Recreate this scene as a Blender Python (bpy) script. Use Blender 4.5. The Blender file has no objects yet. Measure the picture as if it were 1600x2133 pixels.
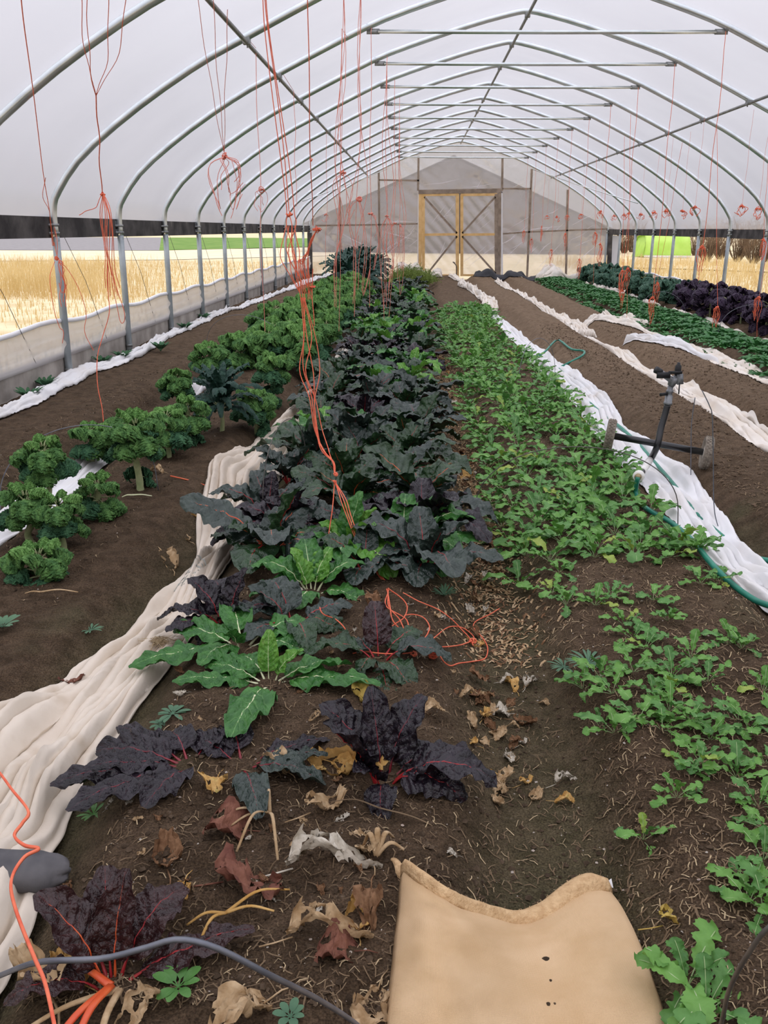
import bpy, math, random
import numpy as np
from mathutils import Vector, Matrix
random.seed(11)
rng = np.random.default_rng(11)
PI = math.pi
sc = bpy.context.scene
col = sc.collection

# ------------------------------------------------------------------ camera
F, TH, PS, RO, CH = 1850.7, 0.3074, 0.0320, 0.0077, 1.45
cd = bpy.data.cameras.new('camera')
cam = bpy.data.objects.new('camera', cd); col.objects.link(cam)
cd.sensor_fit = 'HORIZONTAL'; cd.sensor_width = 36.0; cd.lens = 36.0 * F / 1600
cd.clip_start = 0.05; cd.clip_end = 900
cam.matrix_world = (Matrix.Translation((0, 0, CH)) @ Matrix.Rotation(PS, 4, 'Z')
                    @ Matrix.Rotation(PI / 2 - TH, 4, 'X') @ Matrix.Rotation(RO, 4, 'Z'))
sc.camera = cam

# ------------------------------------------------------------------ overcast sky
world = bpy.data.worlds.new('overcast'); sc.world = world; world.use_nodes = True
wn, wl = world.node_tree.nodes, world.node_tree.links
wn.clear()
wo = wn.new('ShaderNodeOutputWorld'); bg = wn.new('ShaderNodeBackground')
tc = wn.new('ShaderNodeTexCoord'); sep = wn.new('ShaderNodeSeparateXYZ')
ns = wn.new('ShaderNodeTexNoise'); ns.inputs['Scale'].default_value = 2.4; ns.inputs['Detail'].default_value = 4
def wmath(op, a, b=None, c=None):
    n = wn.new('ShaderNodeMath'); n.operation = op
    for i, q in enumerate((a, b, c)):
        if q is None: continue
        if isinstance(q, (int, float)): n.inputs[i].default_value = q
        else: wl.new(q, n.inputs[i])
    return n.outputs[0]
wl.new(tc.outputs['Generated'], sep.inputs[0]); wl.new(tc.outputs['Generated'], ns.inputs['Vector'])
up_ = wmath('MAXIMUM', sep.outputs['Z'], 0.0)
lum = wmath('MULTIPLY_ADD', up_, 1.75, 0.36)                     # overcast: the zenith about three times the horizon
lum = wmath('MULTIPLY', lum, wmath('MULTIPLY_ADD', ns.outputs['Fac'], 0.5, 0.75))
wl.new(lum, bg.inputs['Strength'])
bg.inputs['Color'].default_value = (0.965, 0.955, 1.0, 1)
wl.new(bg.outputs[0], wo.inputs[0])

sc.view_settings.view_transform = 'Standard'; sc.view_settings.look = 'None'
sc.view_settings.exposure = 0.10; sc.view_settings.gamma = 1.0
sc.view_settings.use_curve_mapping = False

# ------------------------------------------------------------------ pixel -> place
def ray(u, v):
    du, dv = u - 800.0, v - 1066.5
    a = du * math.cos(RO) + dv * math.sin(RO); b = -du * math.sin(RO) + dv * math.cos(RO)
    x, yc = a / F, -b / F
    y = math.cos(TH) + yc * math.sin(TH); z = -math.sin(TH) + yc * math.cos(TH)
    return (x * math.cos(PS) - y * math.sin(PS), x * math.sin(PS) + y * math.cos(PS), z)
def at_z(u, v, z):
    r = ray(u, v); k = (z - CH) / r[2]
    return Vector((r[0] * k, r[1] * k, z))
def at_y(u, v, y):
    r = ray(u, v); k = y / r[1]
    return Vector((r[0] * k, y, CH + r[2] * k))
def at_x(u, v, x):
    r = ray(u, v); k = x / r[0]
    return Vector((x, r[1] * k, CH + r[2] * k))

# ------------------------------------------------------------------ noise + terrain
def _h(ix, iy, seed):
    n = (ix.astype(np.int64) * 374761393 + iy.astype(np.int64) * 668265263 + seed * 974711) & 0xffffffff
    n = ((n ^ (n >> 13)) * 1274126177) & 0xffffffff
    return ((n ^ (n >> 16)) & 0xffff) / 65535.0
def vn(x, y, seed=0):
    x = np.asarray(x, float); y = np.asarray(y, float)
    x, y = np.broadcast_arrays(x, y)
    ix, iy = np.floor(x), np.floor(y); fx, fy = x - ix, y - iy
    fx = fx * fx * (3 - 2 * fx); fy = fy * fy * (3 - 2 * fy)
    a = _h(ix, iy, seed); b = _h(ix + 1, iy, seed); c = _h(ix, iy + 1, seed); d = _h(ix + 1, iy + 1, seed)
    return (a * (1 - fx) + b * fx) * (1 - fy) + (c * (1 - fx) + d * fx) * fy
def fbm(x, y, o=3, seed=0):
    t, amp, n = 0, 1, 0
    for i in range(o):
        t = t + amp * vn(np.asarray(x) * 2 ** i + 17.3 * i, np.asarray(y) * 2 ** i - 9.1 * i, seed + i); n += amp; amp *= .5
    return t / n
def sstep(a, b, x):
    t = np.clip((x - a) / (b - a), 0, 1); return t * t * (3 - 2 * t)
PATHS = [-2.04, -0.95, 0.32, 1.50, 2.52, 3.47, 4.62]
XL, XR, XC, YB, YF = -3.22, 5.77, 1.277, 28.33, -0.93
S, D1 = 1.829, 8.212
def pathd(x, y):
    d = np.full(np.shape(x), 9.0)
    for i, p in enumerate(PATHS):
        d = np.minimum(d, np.abs(x - p - .07 * (fbm(y * .55, i * 3.1, 2, 40) - .5)))
    return d
def hz(x, y):
    x, y = np.broadcast_arrays(np.asarray(x, float), np.asarray(y, float))
    b = sstep(.07, .30, pathd(x, y))
    z = .125 * b + .05 * (fbm(x * .9, y * .9, 2, 1) - .5)
    z = z + (.25 + .75 * b) * .026 * (fbm(x * 6, y * 6, 3, 5) - .5) + (.25 + .75 * b) * .024 * (fbm(x * 24, y * 24, 2, 9) - .5)
    return z
def h1(x, y): return float(hz(x, y))
def gp(u, v, dz=0.0):
    z = .06
    for _ in range(5):
        p = at_z(u, v, z + dz); z = h1(p.x, p.y)
    return Vector((p.x, p.y, z + dz))

# ------------------------------------------------------------------ mesh helpers
def mk_mesh(name, V, Fc, mats=None, smooth=True, mi=None, uv=None):
    m = bpy.data.meshes.new(name)
    V = np.asarray(V, np.float32).reshape(-1, 3)
    if isinstance(Fc, np.ndarray):
        n, k = Fc.shape
        m.vertices.add(len(V)); m.vertices.foreach_set('co', V.ravel())
        m.loops.add(n * k); m.loops.foreach_set('vertex_index', Fc.astype(np.int32).ravel())
        m.polygons.add(n); m.polygons.foreach_set('loop_start', np.arange(0, n * k, k, dtype=np.int32))
        m.update(calc_edges=True)
    else:
        m.from_pydata(V.tolist(), [], [list(f) for f in Fc]); m.update()
    for mt in (mats or []): m.materials.append(mt)
    if mi is not None: m.polygons.foreach_set('material_index', np.asarray(mi, np.int32))
    if uv is not None:
        l = m.uv_layers.new(name='uv'); li = np.zeros(len(m.loops), np.int32); m.loops.foreach_get('vertex_index', li)
        l.data.foreach_set('uv', np.asarray(uv, np.float32)[li].ravel())
    m.polygons.foreach_set('use_smooth', np.full(len(m.polygons), smooth))
    m.update()
    return m
def gridf(nu, nv, wrap=False):
    i = np.arange(nu - 1)[:, None]; j = np.arange(nv if wrap else nv - 1)[None, :]
    j2 = (j + 1) % nv
    return np.stack([i * nv + j, i * nv + j2, (i + 1) * nv + j2, (i + 1) * nv + j], -1).reshape(-1, 4)
def tube(P, R, n=8, cap=True, flat=1.0):
    P = np.asarray(P, float); N = len(P); R = np.broadcast_to(np.asarray(R, float), (N,))
    T = np.gradient(P, axis=0); T /= np.linalg.norm(T, axis=1)[:, None] + 1e-12
    up = np.array([0, 0, 1.0]) if abs(T[0][2]) < .9 else np.array([1.0, 0, 0])
    a = np.cross(T[0], up); a /= np.linalg.norm(a); V = []
    an = np.arange(n) * 2 * PI / n
    for i in range(N):
        a = a - T[i] * np.dot(a, T[i]); a /= np.linalg.norm(a) + 1e-12; b = np.cross(T[i], a)
        V.append(P[i] + R[i] * (np.cos(an)[:, None] * a + flat * np.sin(an)[:, None] * b))
    V = np.concatenate(V); Fc = [tuple(f) for f in gridf(N, n, True)]
    if cap: Fc += [tuple(range(n))[::-1], tuple(range((N - 1) * n, N * n))]
    return V, Fc
def box(c, s, R=None):
    V = np.array([[x, y, z] for x in (-.5, .5) for y in (-.5, .5) for z in (-.5, .5)]) * np.array(s)
    if R is not None: V = V @ np.array(R.to_3x3()).T
    V = V + np.array(c)
    return V, [(0, 1, 3, 2), (4, 6, 7, 5), (0, 4, 5, 1), (2, 3, 7, 6), (0, 2, 6, 4), (1, 5, 7, 3)]
def beam(a, b, w, t, up=(0, 0, 1)):
    a, b = np.array(a, float), np.array(b, float); d = b - a; L = np.linalg.norm(d); d /= L
    u = np.array(up, float); s = np.cross(d, u); s /= np.linalg.norm(s); u = np.cross(s, d)
    V = [(a if i == 0 else b) + s * w / 2 * sx + u * t / 2 * sz for i in (0, 1) for sx in (-1, 1) for sz in (-1, 1)]
    return np.array(V), [(0, 1, 3, 2), (4, 6, 7, 5), (0, 4, 5, 1), (2, 3, 7, 6), (0, 2, 6, 4), (1, 5, 7, 3)]
def join(parts):
    Vs, Fs, o = [], [], 0
    for V, Fc in parts:
        Vs.append(np.asarray(V)); Fs += [tuple(int(i) + o for i in f) for f in Fc]; o += len(V)
    return np.concatenate(Vs), Fs
def smoothpts(P, n):
    P = np.asarray(P, float)
    if len(P) < 3: 
        t = np.linspace(0, 1, n)[:, None]; return P[0] * (1 - t) + P[-1] * t
    Q = np.vstack([2 * P[0] - P[1], P, 2 * P[-1] - P[-2]]); out = []
    tt = np.linspace(0, len(P) - 1 - 1e-6, n)
    for t in tt:
        i = int(t); f = t - i; a, b, c, d = Q[i:i + 4]
        out.append(.5 * ((2 * b) + (-a + c) * f + (2 * a - 5 * b + 4 * c - d) * f * f + (-a + 3 * b - 3 * c + d) * f ** 3))
    return np.array(out)
def obj(name, mesh, parent=None, loc=None, rot=None, scale=None):
    o = bpy.data.objects.new(name, mesh); col.objects.link(o)
    if parent is not None: o.parent = parent
    if loc is not None: o.location = loc
    if rot is not None: o.rotation_euler = rot
    if scale is not None: o.scale = (scale,) * 3 if np.isscalar(scale) else scale
    return o
def part(name, VF, mats, parent=None, smooth=True):
    return obj(name, mk_mesh(name, VF[0], VF[1], mats if isinstance(mats, list) else [mats], smooth), parent)
def empty(name, loc=(0, 0, 0), rot=(0, 0, 0)):
    o = bpy.data.objects.new(name, None); col.objects.link(o); o.location = loc; o.rotation_euler = rot
    o.empty_display_size = .05
    return o
def tag(o, label, cat, group=None, kind=None):
    o['label'] = label; o['category'] = cat
    if group: o['group'] = group
    if kind: o['kind'] = kind
    return o
def struct(o, label=None):
    o['kind'] = 'structure'
    if label: o['label'] = label
    return o

# ------------------------------------------------------------------ materials
def mat(name, c1, c2=None, scale=8.0, rough=.6, spec=.4, metal=0.0, bump=0.0, bscale=40.0, transl=0.0, detail=4, coords='Object', lo=.35, hi=.65, c3=None, vor=0.0, vein=None):
    m = bpy.data.materials.new(name); m.use_nodes = True
    N, L = m.node_tree.nodes, m.node_tree.links; N.clear()
    out = N.new('ShaderNodeOutputMaterial'); p = N.new('ShaderNodeBsdfPrincipled')
    p.inputs['Roughness'].default_value = rough; p.inputs['Specular IOR Level'].default_value = spec
    p.inputs['Metallic'].default_value = metal
    t = N.new('ShaderNodeTexCoord')
    colr = None
    if c2 is not None:
        n = N.new('ShaderNodeTexNoise'); n.inputs['Scale'].default_value = scale; n.inputs['Detail'].default_value = detail
        L.new(t.outputs[coords], n.inputs['Vector'])
        r = N.new('ShaderNodeValToRGB'); r.color_ramp.elements[0].position = lo; r.color_ramp.elements[1].position = hi
        r.color_ramp.elements[0].color = (*c1, 1); r.color_ramp.elements[1].color = (*c2, 1)
        if c3 is not None:
            e = r.color_ramp.elements.new(min(.95, hi + .12)); e.color = (*c3, 1)
        L.new(n.outputs['Fac'], r.inputs['Fac']); colr = r.outputs['Color']
        if vein is not None:
            def mth(op, a, b=None):
                q = N.new('ShaderNodeMath'); q.operation = op
                for i_, z_ in enumerate((a, b)):
                    if z_ is None: continue
                    if isinstance(z_, (int, float)): q.inputs[i_].default_value = z_
                    else: L.new(z_, q.inputs[i_])
                return q.outputs[0]
            sx = N.new('ShaderNodeSeparateXYZ'); L.new(t.outputs['UV'], sx.inputs[0])
            av = mth('ABSOLUTE', sx.outputs[0]); ph = mth('MULTIPLY', mth('SUBTRACT', sx.outputs[1], mth('MULTIPLY', av, .22)), 7.5)
            pp = mth('PINGPONG', mth('ADD', ph, mth('MULTIPLY', n.outputs['Fac'], .12)), .5)
            lat = mth('MULTIPLY', mth('SUBTRACT', 1.0, mth('MINIMUM', mth('DIVIDE', pp, mth('MULTIPLY_ADD' if False else 'MAXIMUM', mth('MULTIPLY', mth('SUBTRACT', 1.05, av), .09), .01)), 1.0)), .55)
            mid = mth('SUBTRACT', 1.0, mth('MINIMUM', mth('DIVIDE', av, .05), 1.0))
            vm = mth('MINIMUM', mth('ADD', lat, mid), 1.0)
            mv = N.new('ShaderNodeMix'); mv.data_type = 'RGBA'; L.new(vm, mv.inputs[0]); L.new(colr, mv.inputs[6]); mv.inputs[7].default_value = (*vein, 1); colr = mv.outputs[2]
        L.new(colr, p.inputs['Base Color'])
    else: p.inputs['Base Color'].default_value = (*c1, 1)
    if bump:
        nb = N.new('ShaderNodeTexNoise'); nb.inputs['Scale'].default_value = bscale; nb.inputs['Detail'].default_value = 3
        L.new(t.outputs[coords], nb.inputs['Vector'])
        b = N.new('ShaderNodeBump'); b.inputs['Strength'].default_value = bump; b.inputs['Distance'].default_value = .01
        L.new(nb.outputs['Fac'], b.inputs['Height']); L.new(b.outputs[0], p.inputs['Normal'])
    if vor:
        vo = N.new('ShaderNodeTexVoronoi'); vo.feature = 'SMOOTH_F1'; vo.inputs['Scale'].default_value = vor
        wp = N.new('ShaderNodeTexNoise'); wp.inputs['Scale'].default_value = vor * .5; L.new(t.outputs[coords], wp.inputs['Vector'])
        ad = N.new('ShaderNodeMix'); ad.data_type = 'VECTOR'; ad.inputs[0].default_value = .012; L.new(t.outputs[coords], ad.inputs[4]); L.new(wp.outputs['Color'], ad.inputs[5])
        L.new(ad.outputs[1], vo.inputs['Vector'])
        inv = N.new('ShaderNodeMath'); inv.operation = 'SUBTRACT'; inv.inputs[0].default_value = 1; L.new(vo.outputs['Distance'], inv.inputs[1])
        b2 = N.new('ShaderNodeBump'); b2.inputs['Strength'].default_value = 1.0; b2.inputs['Distance'].default_value = .9 / vor
        L.new(inv.outputs[0], b2.inputs['Height']); L.new(b2.outputs[0], p.inputs['Normal'])
    if transl:
        tr = N.new('ShaderNodeBsdfTranslucent'); mx = N.new('ShaderNodeMixShader'); mx.inputs[0].default_value = transl
        if colr: L.new(colr, tr.inputs['Color'])
        else: tr.inputs['Color'].default_value = (*c1, 1)
        L.new(p.outputs[0], mx.inputs[1]); L.new(tr.outputs[0], mx.inputs[2]); L.new(mx.outputs[0], out.inputs[0])
    else: L.new(p.outputs[0], out.inputs[0])
    return m
def film_mat(name, trans, tint, wcol, gl=.06, rough=.18, bump=0.0, bsc=3.0):
    m = bpy.data.materials.new(name); m.use_nodes = True
    N, L = m.node_tree.nodes, m.node_tree.links; N.clear()
    out = N.new('ShaderNodeOutputMaterial')
    a = N.new('ShaderNodeBsdfTransparent'); a.inputs[0].default_value = (*tint, 1)
    b = N.new('ShaderNodeBsdfTranslucent'); b.inputs[0].default_value = (*wcol, 1)
    d = N.new('ShaderNodeBsdfDiffuse'); d.inputs[0].default_value = (*wcol, 1)
    g = N.new('ShaderNodeBsdfGlossy'); g.inputs['Roughness'].default_value = rough
    m0 = N.new('ShaderNodeMixShader'); m0.inputs[0].default_value = .3
    L.new(b.outputs[0], m0.inputs[1]); L.new(d.outputs[0], m0.inputs[2])
    m1 = N.new('ShaderNodeMixShader')
    t = N.new('ShaderNodeTexCoord'); n = N.new('ShaderNodeTexNoise'); n.inputs['Scale'].default_value = .5; n.inputs['Detail'].default_value = 3
    L.new(t.outputs['Object'], n.inputs['Vector'])
    mr = N.new('ShaderNodeMapRange'); mr.inputs['To Min'].default_value = 1 - trans - .06; mr.inputs['To Max'].default_value = 1 - trans + .06
    mr.inputs['From Min'].default_value = .3; mr.inputs['From Max'].default_value = .7
    L.new(n.outputs['Fac'], mr.inputs['Value']); L.new(mr.outputs[0], m1.inputs[0])
    L.new(a.outputs[0], m1.inputs[1]); L.new(m0.outputs[0], m1.inputs[2])
    m2 = N.new('ShaderNodeMixShader'); m2.inputs[0].default_value = gl
    L.new(m1.outputs[0], m2.inputs[1]); L.new(g.outputs[0], m2.inputs[2]); L.new(m2.outputs[0], out.inputs[0])
    if bump:
        nb = N.new('ShaderNodeTexNoise'); nb.inputs['Scale'].default_value = bsc; nb.inputs['Detail'].default_value = 2
        L.new(t.outputs['Object'], nb.inputs['Vector'])
        bb = N.new('ShaderNodeBump'); bb.inputs['Strength'].default_value = bump; bb.inputs['Distance'].default_value = .05
        L.new(nb.outputs['Fac'], bb.inputs['Height'])
        for q in (b, d, g): L.new(bb.outputs[0], q.inputs['Normal'])
    return m
M = {}
M['film'] = film_mat('greenhouse_film', .64, (.93, .93, .985), (.90, .89, .95), .05, .2, .12, 2.5)
M['film_end'] = film_mat('end_wall_film', .60, (.98, .95, .93), (.74, .70, .71), .20, .12, .25, 3.5)
M['curtain'] = film_mat('side_curtain_film', .16, (.88, .87, .88), (.60, .575, .58), .06, .3)
M['steel'] = mat('galvanised_steel', (.58, .63, .65), (.72, .77, .78), 6, .30, .5, .9, .02, 60)
M['steel_post'] = mat('dull_galvanised_post', (.30, .34, .36), (.40, .44, .46), 6, .5, .4, .55, .02, 60)
M['steel_dark'] = mat('dull_steel', (.22, .23, .23), (.30, .31, .31), 10, .5, .5, .7)
M['board_dark'] = mat('weathered_dark_board', (.035, .032, .033), (.10, .092, .09), 5, .8, .2, 0, .2, 30, coords='Object', c3=(.2, .18, .16))
M['board_grey'] = mat('weathered_grey_board', (.26, .235, .21), (.42, .385, .35), 4, .85, .2, 0, .2, 25)
M['plate'] = mat('galvanised_plate', (.25, .26, .27), (.36, .37, .37), 15, .5, .4, .5)
M['lumber'] = mat('new_pine_lumber', (.62, .38, .14), (.78, .52, .24), 5, .65, .3, 0, .05, 20)
M['lumber_old'] = mat('aged_lumber', (.22, .17, .13), (.34, .27, .21), 6, .8, .2)
M['twine'] = mat('red_twine', (.72, .13, .07), (.85, .22, .12), 30, .75, .2)
M['twine_f'] = mat('faded_red_twine', (.74, .22, .17), (.82, .32, .25), 30, .75, .2)
M['cord'] = mat('thin_dark_cord', (.10, .10, .10), None, rough=.7)
M['wire'] = mat('grey_wire', (.13, .14, .17), (.20, .21, .24), 20, .45, .5, .5)
M['wire_dark'] = mat('rusty_grey_wire', (.09, .085, .08), (.17, .15, .13), 20, .6, .4, .4)
M['cover'] = mat('cream_row_cover', (.66, .57, .465), (.80, .715, .61), 3.0, .95, .05, 0, .15, 60, transl=.15, c3=(.55, .44, .32), lo=.3, hi=.6)
M['cover_w'] = mat('white_row_cover', (.90, .90, .91), (.86, .84, .82), 4.0, .95, .05, 0, .12, 60, transl=.2, lo=.4, hi=.68, c3=(.55, .47, .39))
M['cover_far'] = mat('tan_white_row_cover', (.88, .83, .76), (.80, .72, .62), 4.0, .95, .05, 0, .12, 50, transl=.15, c3=(.62, .50, .38))
M['black_plastic'] = mat('black_plastic_sheet', (.025, .027, .032), (.05, .05, .058), 5, .45, .4)
M['sandbag'] = mat('dark_grey_sandbag', (.07, .07, .078), (.13, .125, .13), 12, .8, .2, 0, .2, 40)
M['black_pipe'] = mat('black_pipe', (.008, .009, .011), None, rough=.28, spec=.6)
M['head'] = mat('grey_metal_head', (.16, .17, .18), (.26, .27, .28), 30, .45, .5, .4)
M['head_dark'] = mat('black_plastic_part', (.012, .013, .015), None, rough=.5)
M['white_pvc'] = mat('white_pvc', (.85, .85, .82), (.72, .70, .65), 20, .45, .4)
M['tyre'] = mat('muddy_tyre', (.16, .135, .11), (.30, .26, .21), 25, .9, .1, 0, .5, 60)
M['hub'] = mat('pale_hub', (.55, .50, .43), (.70, .66, .60), 20, .6, .3)
M['hose'] = mat('green_hose', (.012, .17, .115), (.02, .24, .16), 20, .4, .5)
M['brass'] = mat('brass_fitting', (.30, .24, .13), (.38, .30, .17), 30, .45, .5, .6)
# plants
M['kale'] = mat('curly_kale_leaf', (.056, .145, .046), (.135, .28, .080), 22, .75, .15, 0, 0, 150, transl=.12, c3=(.20, .36, .12), vor=120)
M['kale_d'] = mat('deep_curly_kale_leaf', (.036, .105, .056), (.075, .18, .085), 22, .75, .15, 0, 0, 150, transl=.1, vor=120)
M['kale_l'] = mat('young_kale_leaf', (.12, .27, .07), (.20, .39, .11), 22, .75, .15, 0, 0, 150, transl=.15, vor=120)
M['kale_stem'] = mat('kale_stalk', (.30, .36, .17), (.42, .44, .24), 25, .7, .2, 0, .5, 60, c3=(.27, .22, .13))
M['lacinato'] = mat('lacinato_leaf', (.013, .048, .038), (.030, .085, .058), 30, .5, .4, 0, .8, 180, transl=.05)
M['purple'] = mat('purple_kale_leaf', (.020, .010, .028), (.048, .024, .060), 25, .55, .4, 0, 0, 140, transl=.05, vor=120)
M['bluekale'] = mat('blue_green_kale_leaf', (.030, .090, .060), (.075, .165, .105), 20, .55, .35, 0, 0, 120, transl=.08, vor=90)
M['ch_dark'] = mat('purple_black_chard_leaf', (.008, .006, .009), (.020, .014, .021), 16, 0.30, 0.42, 0, .9, 42, transl=.02, vein=(.05, .014, .022))
M['ch_brown'] = mat('maroon_black_chard_leaf', (.022, .009, .010), (.045, .018, .018), 16, 0.3, 0.45, 0, .9, 42, transl=.03, vein=(.09, .018, .016))
M['ch_dg'] = mat('dark_green_chard_leaf', (.013, .036, .015), (.028, .070, .024), 14, 0.3, 0.5, 0, .9, 42, transl=.05, vein=(.05, .075, .035))
M['ch_slate'] = mat('slate_chard_leaf', (.016, .030, .024), (.036, .056, .044), 14, 0.32, 0.5, 0, .9, 42, transl=.03, vein=(.06, .075, .06))
M['ch_green'] = mat('green_chard_leaf', (.026, .115, .024), (.068, .22, .042), 12, 0.36, 0.4, 0, .9, 42, transl=.12, vein=(.16, .34, .10))
M['ch_light'] = mat('light_green_chard_leaf', (.08, .26, .03), (.17, .38, .06), 12, 0.36, 0.4, 0, .9, 42, transl=.18, c3=(.22, .36, .08), vein=(.34, .50, .18))
M['st_red'] = mat('red_chard_stalk', (.28, .012, .02), (.45, .03, .03), 20, .35, .5)
M['st_maroon'] = mat('maroon_chard_stalk', (.13, .008, .016), (.24, .014, .024), 20, .35, .5)
M['st_orange'] = mat('orange_red_chard_stalk', (.60, .07, .02), (.72, .15, .04), 20, .4, .5)
M['st_pale'] = mat('pale_chard_stalk', (.58, .62, .35), (.72, .74, .50), 20, .4, .5)
M['aru'] = mat('arugula_leaf', (.085, .235, .036), (.155, .35, .070), 14, .5, .4, 0, .25, 60, transl=.2)
M['aru_d'] = mat('deep_arugula_leaf', (.062, .18, .040), (.11, .275, .062), 14, .5, .4, 0, .25, 60, transl=.18)
M['aru_y'] = mat('yellowing_arugula_leaf', (.20, .34, .05), (.34, .44, .08), 14, .5, .4, 0, .25, 60, transl=.2)
M['aru_rib'] = mat('pale_arugula_rib', (.28, .42, .17), (.38, .50, .26), 20, .5, .3)
M['spin'] = mat('spinach_leaf', (.028, .13, .034), (.065, .23, .055), 10, .5, .4, 0, .3, 60, transl=.12, coords='Object')
M['frond'] = mat('yellow_green_frond', (.16, .24, .04), (.28, .36, .08), 14, .6, .3, transl=.2)
M['weed'] = mat('grey_green_weed', (.055, .13, .075), (.10, .20, .11), 20, .6, .3, transl=.1)
M['dl_tan'] = mat('tan_dead_leaf', (.38, .25, .13), (.56, .41, .25), 30, .9, .1, 0, .5, 80, transl=.1)
M['dl_gold'] = mat('golden_dead_leaf', (.50, .28, .08), (.66, .43, .17), 25, .85, .1, 0, .5, 80, transl=.1, c3=(.42, .40, .12))
M['dl_brown'] = mat('brown_dead_leaf', (.13, .065, .032), (.25, .14, .075), 30, .85, .15, 0, .5, 80)
M['dl_red'] = mat('russet_dead_leaf', (.13, .048, .034), (.22, .095, .062), 25, .75, .2, 0, .5, 80)
M['dl_grey'] = mat('bleached_dead_leaf', (.46, .41, .33), (.62, .57, .48), 40, .95, .05, 0, .6, 90)
M['dl_yel'] = mat('yellow_dead_leaf', (.42, .33, .07), (.52, .36, .10), 20, .7, .2)
M['straw'] = mat('pale_straw', (.36, .27, .16), (.54, .42, .26), 3, .9, .1)
M['straw_d'] = mat('brown_straw', (.12, .082, .050), (.22, .155, .095), 3, .9, .1)
M['pebble'] = mat('pale_pebble', (.40, .32, .27), (.52, .48, .42), 40, .8, .2)
M['clod'] = mat('soil_clod', (.042, .029, .019), (.105, .074, .050), 30, .95, .1)
# outside
M['dry'] = mat('dry_grass_ground', (.62, .50, .30), (.78, .67, .46), 1.2, .95, .05, 0, .3, 6, c3=(.30, .30, .14), lo=.3, hi=.62)
M['track'] = mat('pale_straw_track', (.86, .74, .54), (.78, .65, .44), .8, .95, .05)
M['greenfield'] = mat('green_field', (.13, .25, .06), (.24, .34, .10), .6, .95, .05)
M['lot'] = mat('grey_gravel', (.27, .255, .26), (.34, .32, .33), 2, .95, .05)
M['blade'] = mat('blond_grass', (.62, .45, .20), (.80, .63, .34), .5, .9, .1, transl=.2)
M['brush'] = mat('brown_brush', (.14, .095, .065), (.30, .21, .14), 2, .9, .1)
M['lime'] = mat('lime_green_tarp', (.42, .68, .10), (.52, .76, .16), 1.5, .6, .3)
M['barn'] = mat('grey_barn_siding', (.075, .066, .08), (.095, .085, .10), 1, .9, .1)
M['white_sheet'] = mat('white_plastic_sheet', (.80, .80, .82), None, rough=.5)

def soil_material():
    m = bpy.data.materials.new('garden_soil'); m.use_nodes = True
    N, L = m.node_tree.nodes, m.node_tree.links; N.clear()
    out = N.new('ShaderNodeOutputMaterial'); p = N.new('ShaderNodeBsdfPrincipled')
    p.inputs['Roughness'].default_value = .95; p.inputs['Specular IOR Level'].default_value = .12
    t = N.new('ShaderNodeTexCoord'); at = N.new('ShaderNodeAttribute'); at.attribute_name = 'soil'
    s = N.new('ShaderNodeSeparateColor'); L.new(at.outputs['Color'], s.inputs[0])
    def noise(sc_, d=4):
        n = N.new('ShaderNodeTexNoise'); n.inputs['Scale'].default_value = sc_; n.inputs['Detail'].default_value = d
        L.new(t.outputs['Object'], n.inputs['Vector']); return n.outputs['Fac']
    def ramp(fac, a, b, c1, c2):
        r = N.new('ShaderNodeValToRGB'); r.color_ramp.elements[0].position = a; r.color_ramp.elements[1].position = b
        r.color_ramp.elements[0].color = (*c1, 1); r.color_ramp.elements[1].color = (*c2, 1); L.new(fac, r.inputs[0]); return r.outputs[0]
    def mix(f, a, b):
        x = N.new('ShaderNodeMix'); x.data_type = 'RGBA'; L.new(f, x.inputs[0]); L.new(a, x.inputs[6]); L.new(b, x.inputs[7]); return x.outputs[2]
    n1 = noise(14, 6); n2 = noise(90, 3)
    damp = ramp(n1, .3, .7, (.045, .030, .018), (.095, .065, .042))
    dry = ramp(n1, .3, .7, (.14, .098, .064), (.235, .170, .116))
    moss = ramp(n1, .3, .7, (.058, .056, .028), (.098, .086, .050))
    c = mix(s.outputs[0], damp, dry); c = mix(s.outputs[1], c, moss)
    sp_ = ramp(noise(220, 3), .32, .68, (.52, .50, .48), (1.45, 1.42, 1.38))
    x2 = N.new('ShaderNodeMix'); x2.data_type = 'RGBA'; x2.blend_type = 'MULTIPLY'; x2.inputs[0].default_value = 1; L.new(c, x2.inputs[6]); L.new(sp_, x2.inputs[7]); c = x2.outputs[2]
    grit = ramp(n2, .66, .74, (0, 0, 0), (1, 1, 1))
    gm = N.new('ShaderNodeMath'); gm.operation = 'MULTIPLY'; gm.inputs[1].default_value = .35
    L.new(grit, gm.inputs[0]); g = N.new('ShaderNodeRGB'); g.outputs[0].default_value = (.24, .19, .14, 1)
    c = mix(gm.outputs[0], c, g.outputs[0])
    L.new(c, p.inputs['Base Color'])
    b = N.new('ShaderNodeBump'); b.inputs['Strength'].default_value = 1.0; b.inputs['Distance'].default_value = .022
    L.new(noise(60, 5), b.inputs['Height']); L.new(b.outputs[0], p.inputs['Normal']); L.new(p.outputs[0], out.inputs[0])
    return m
M['soil'] = soil_material()

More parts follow.
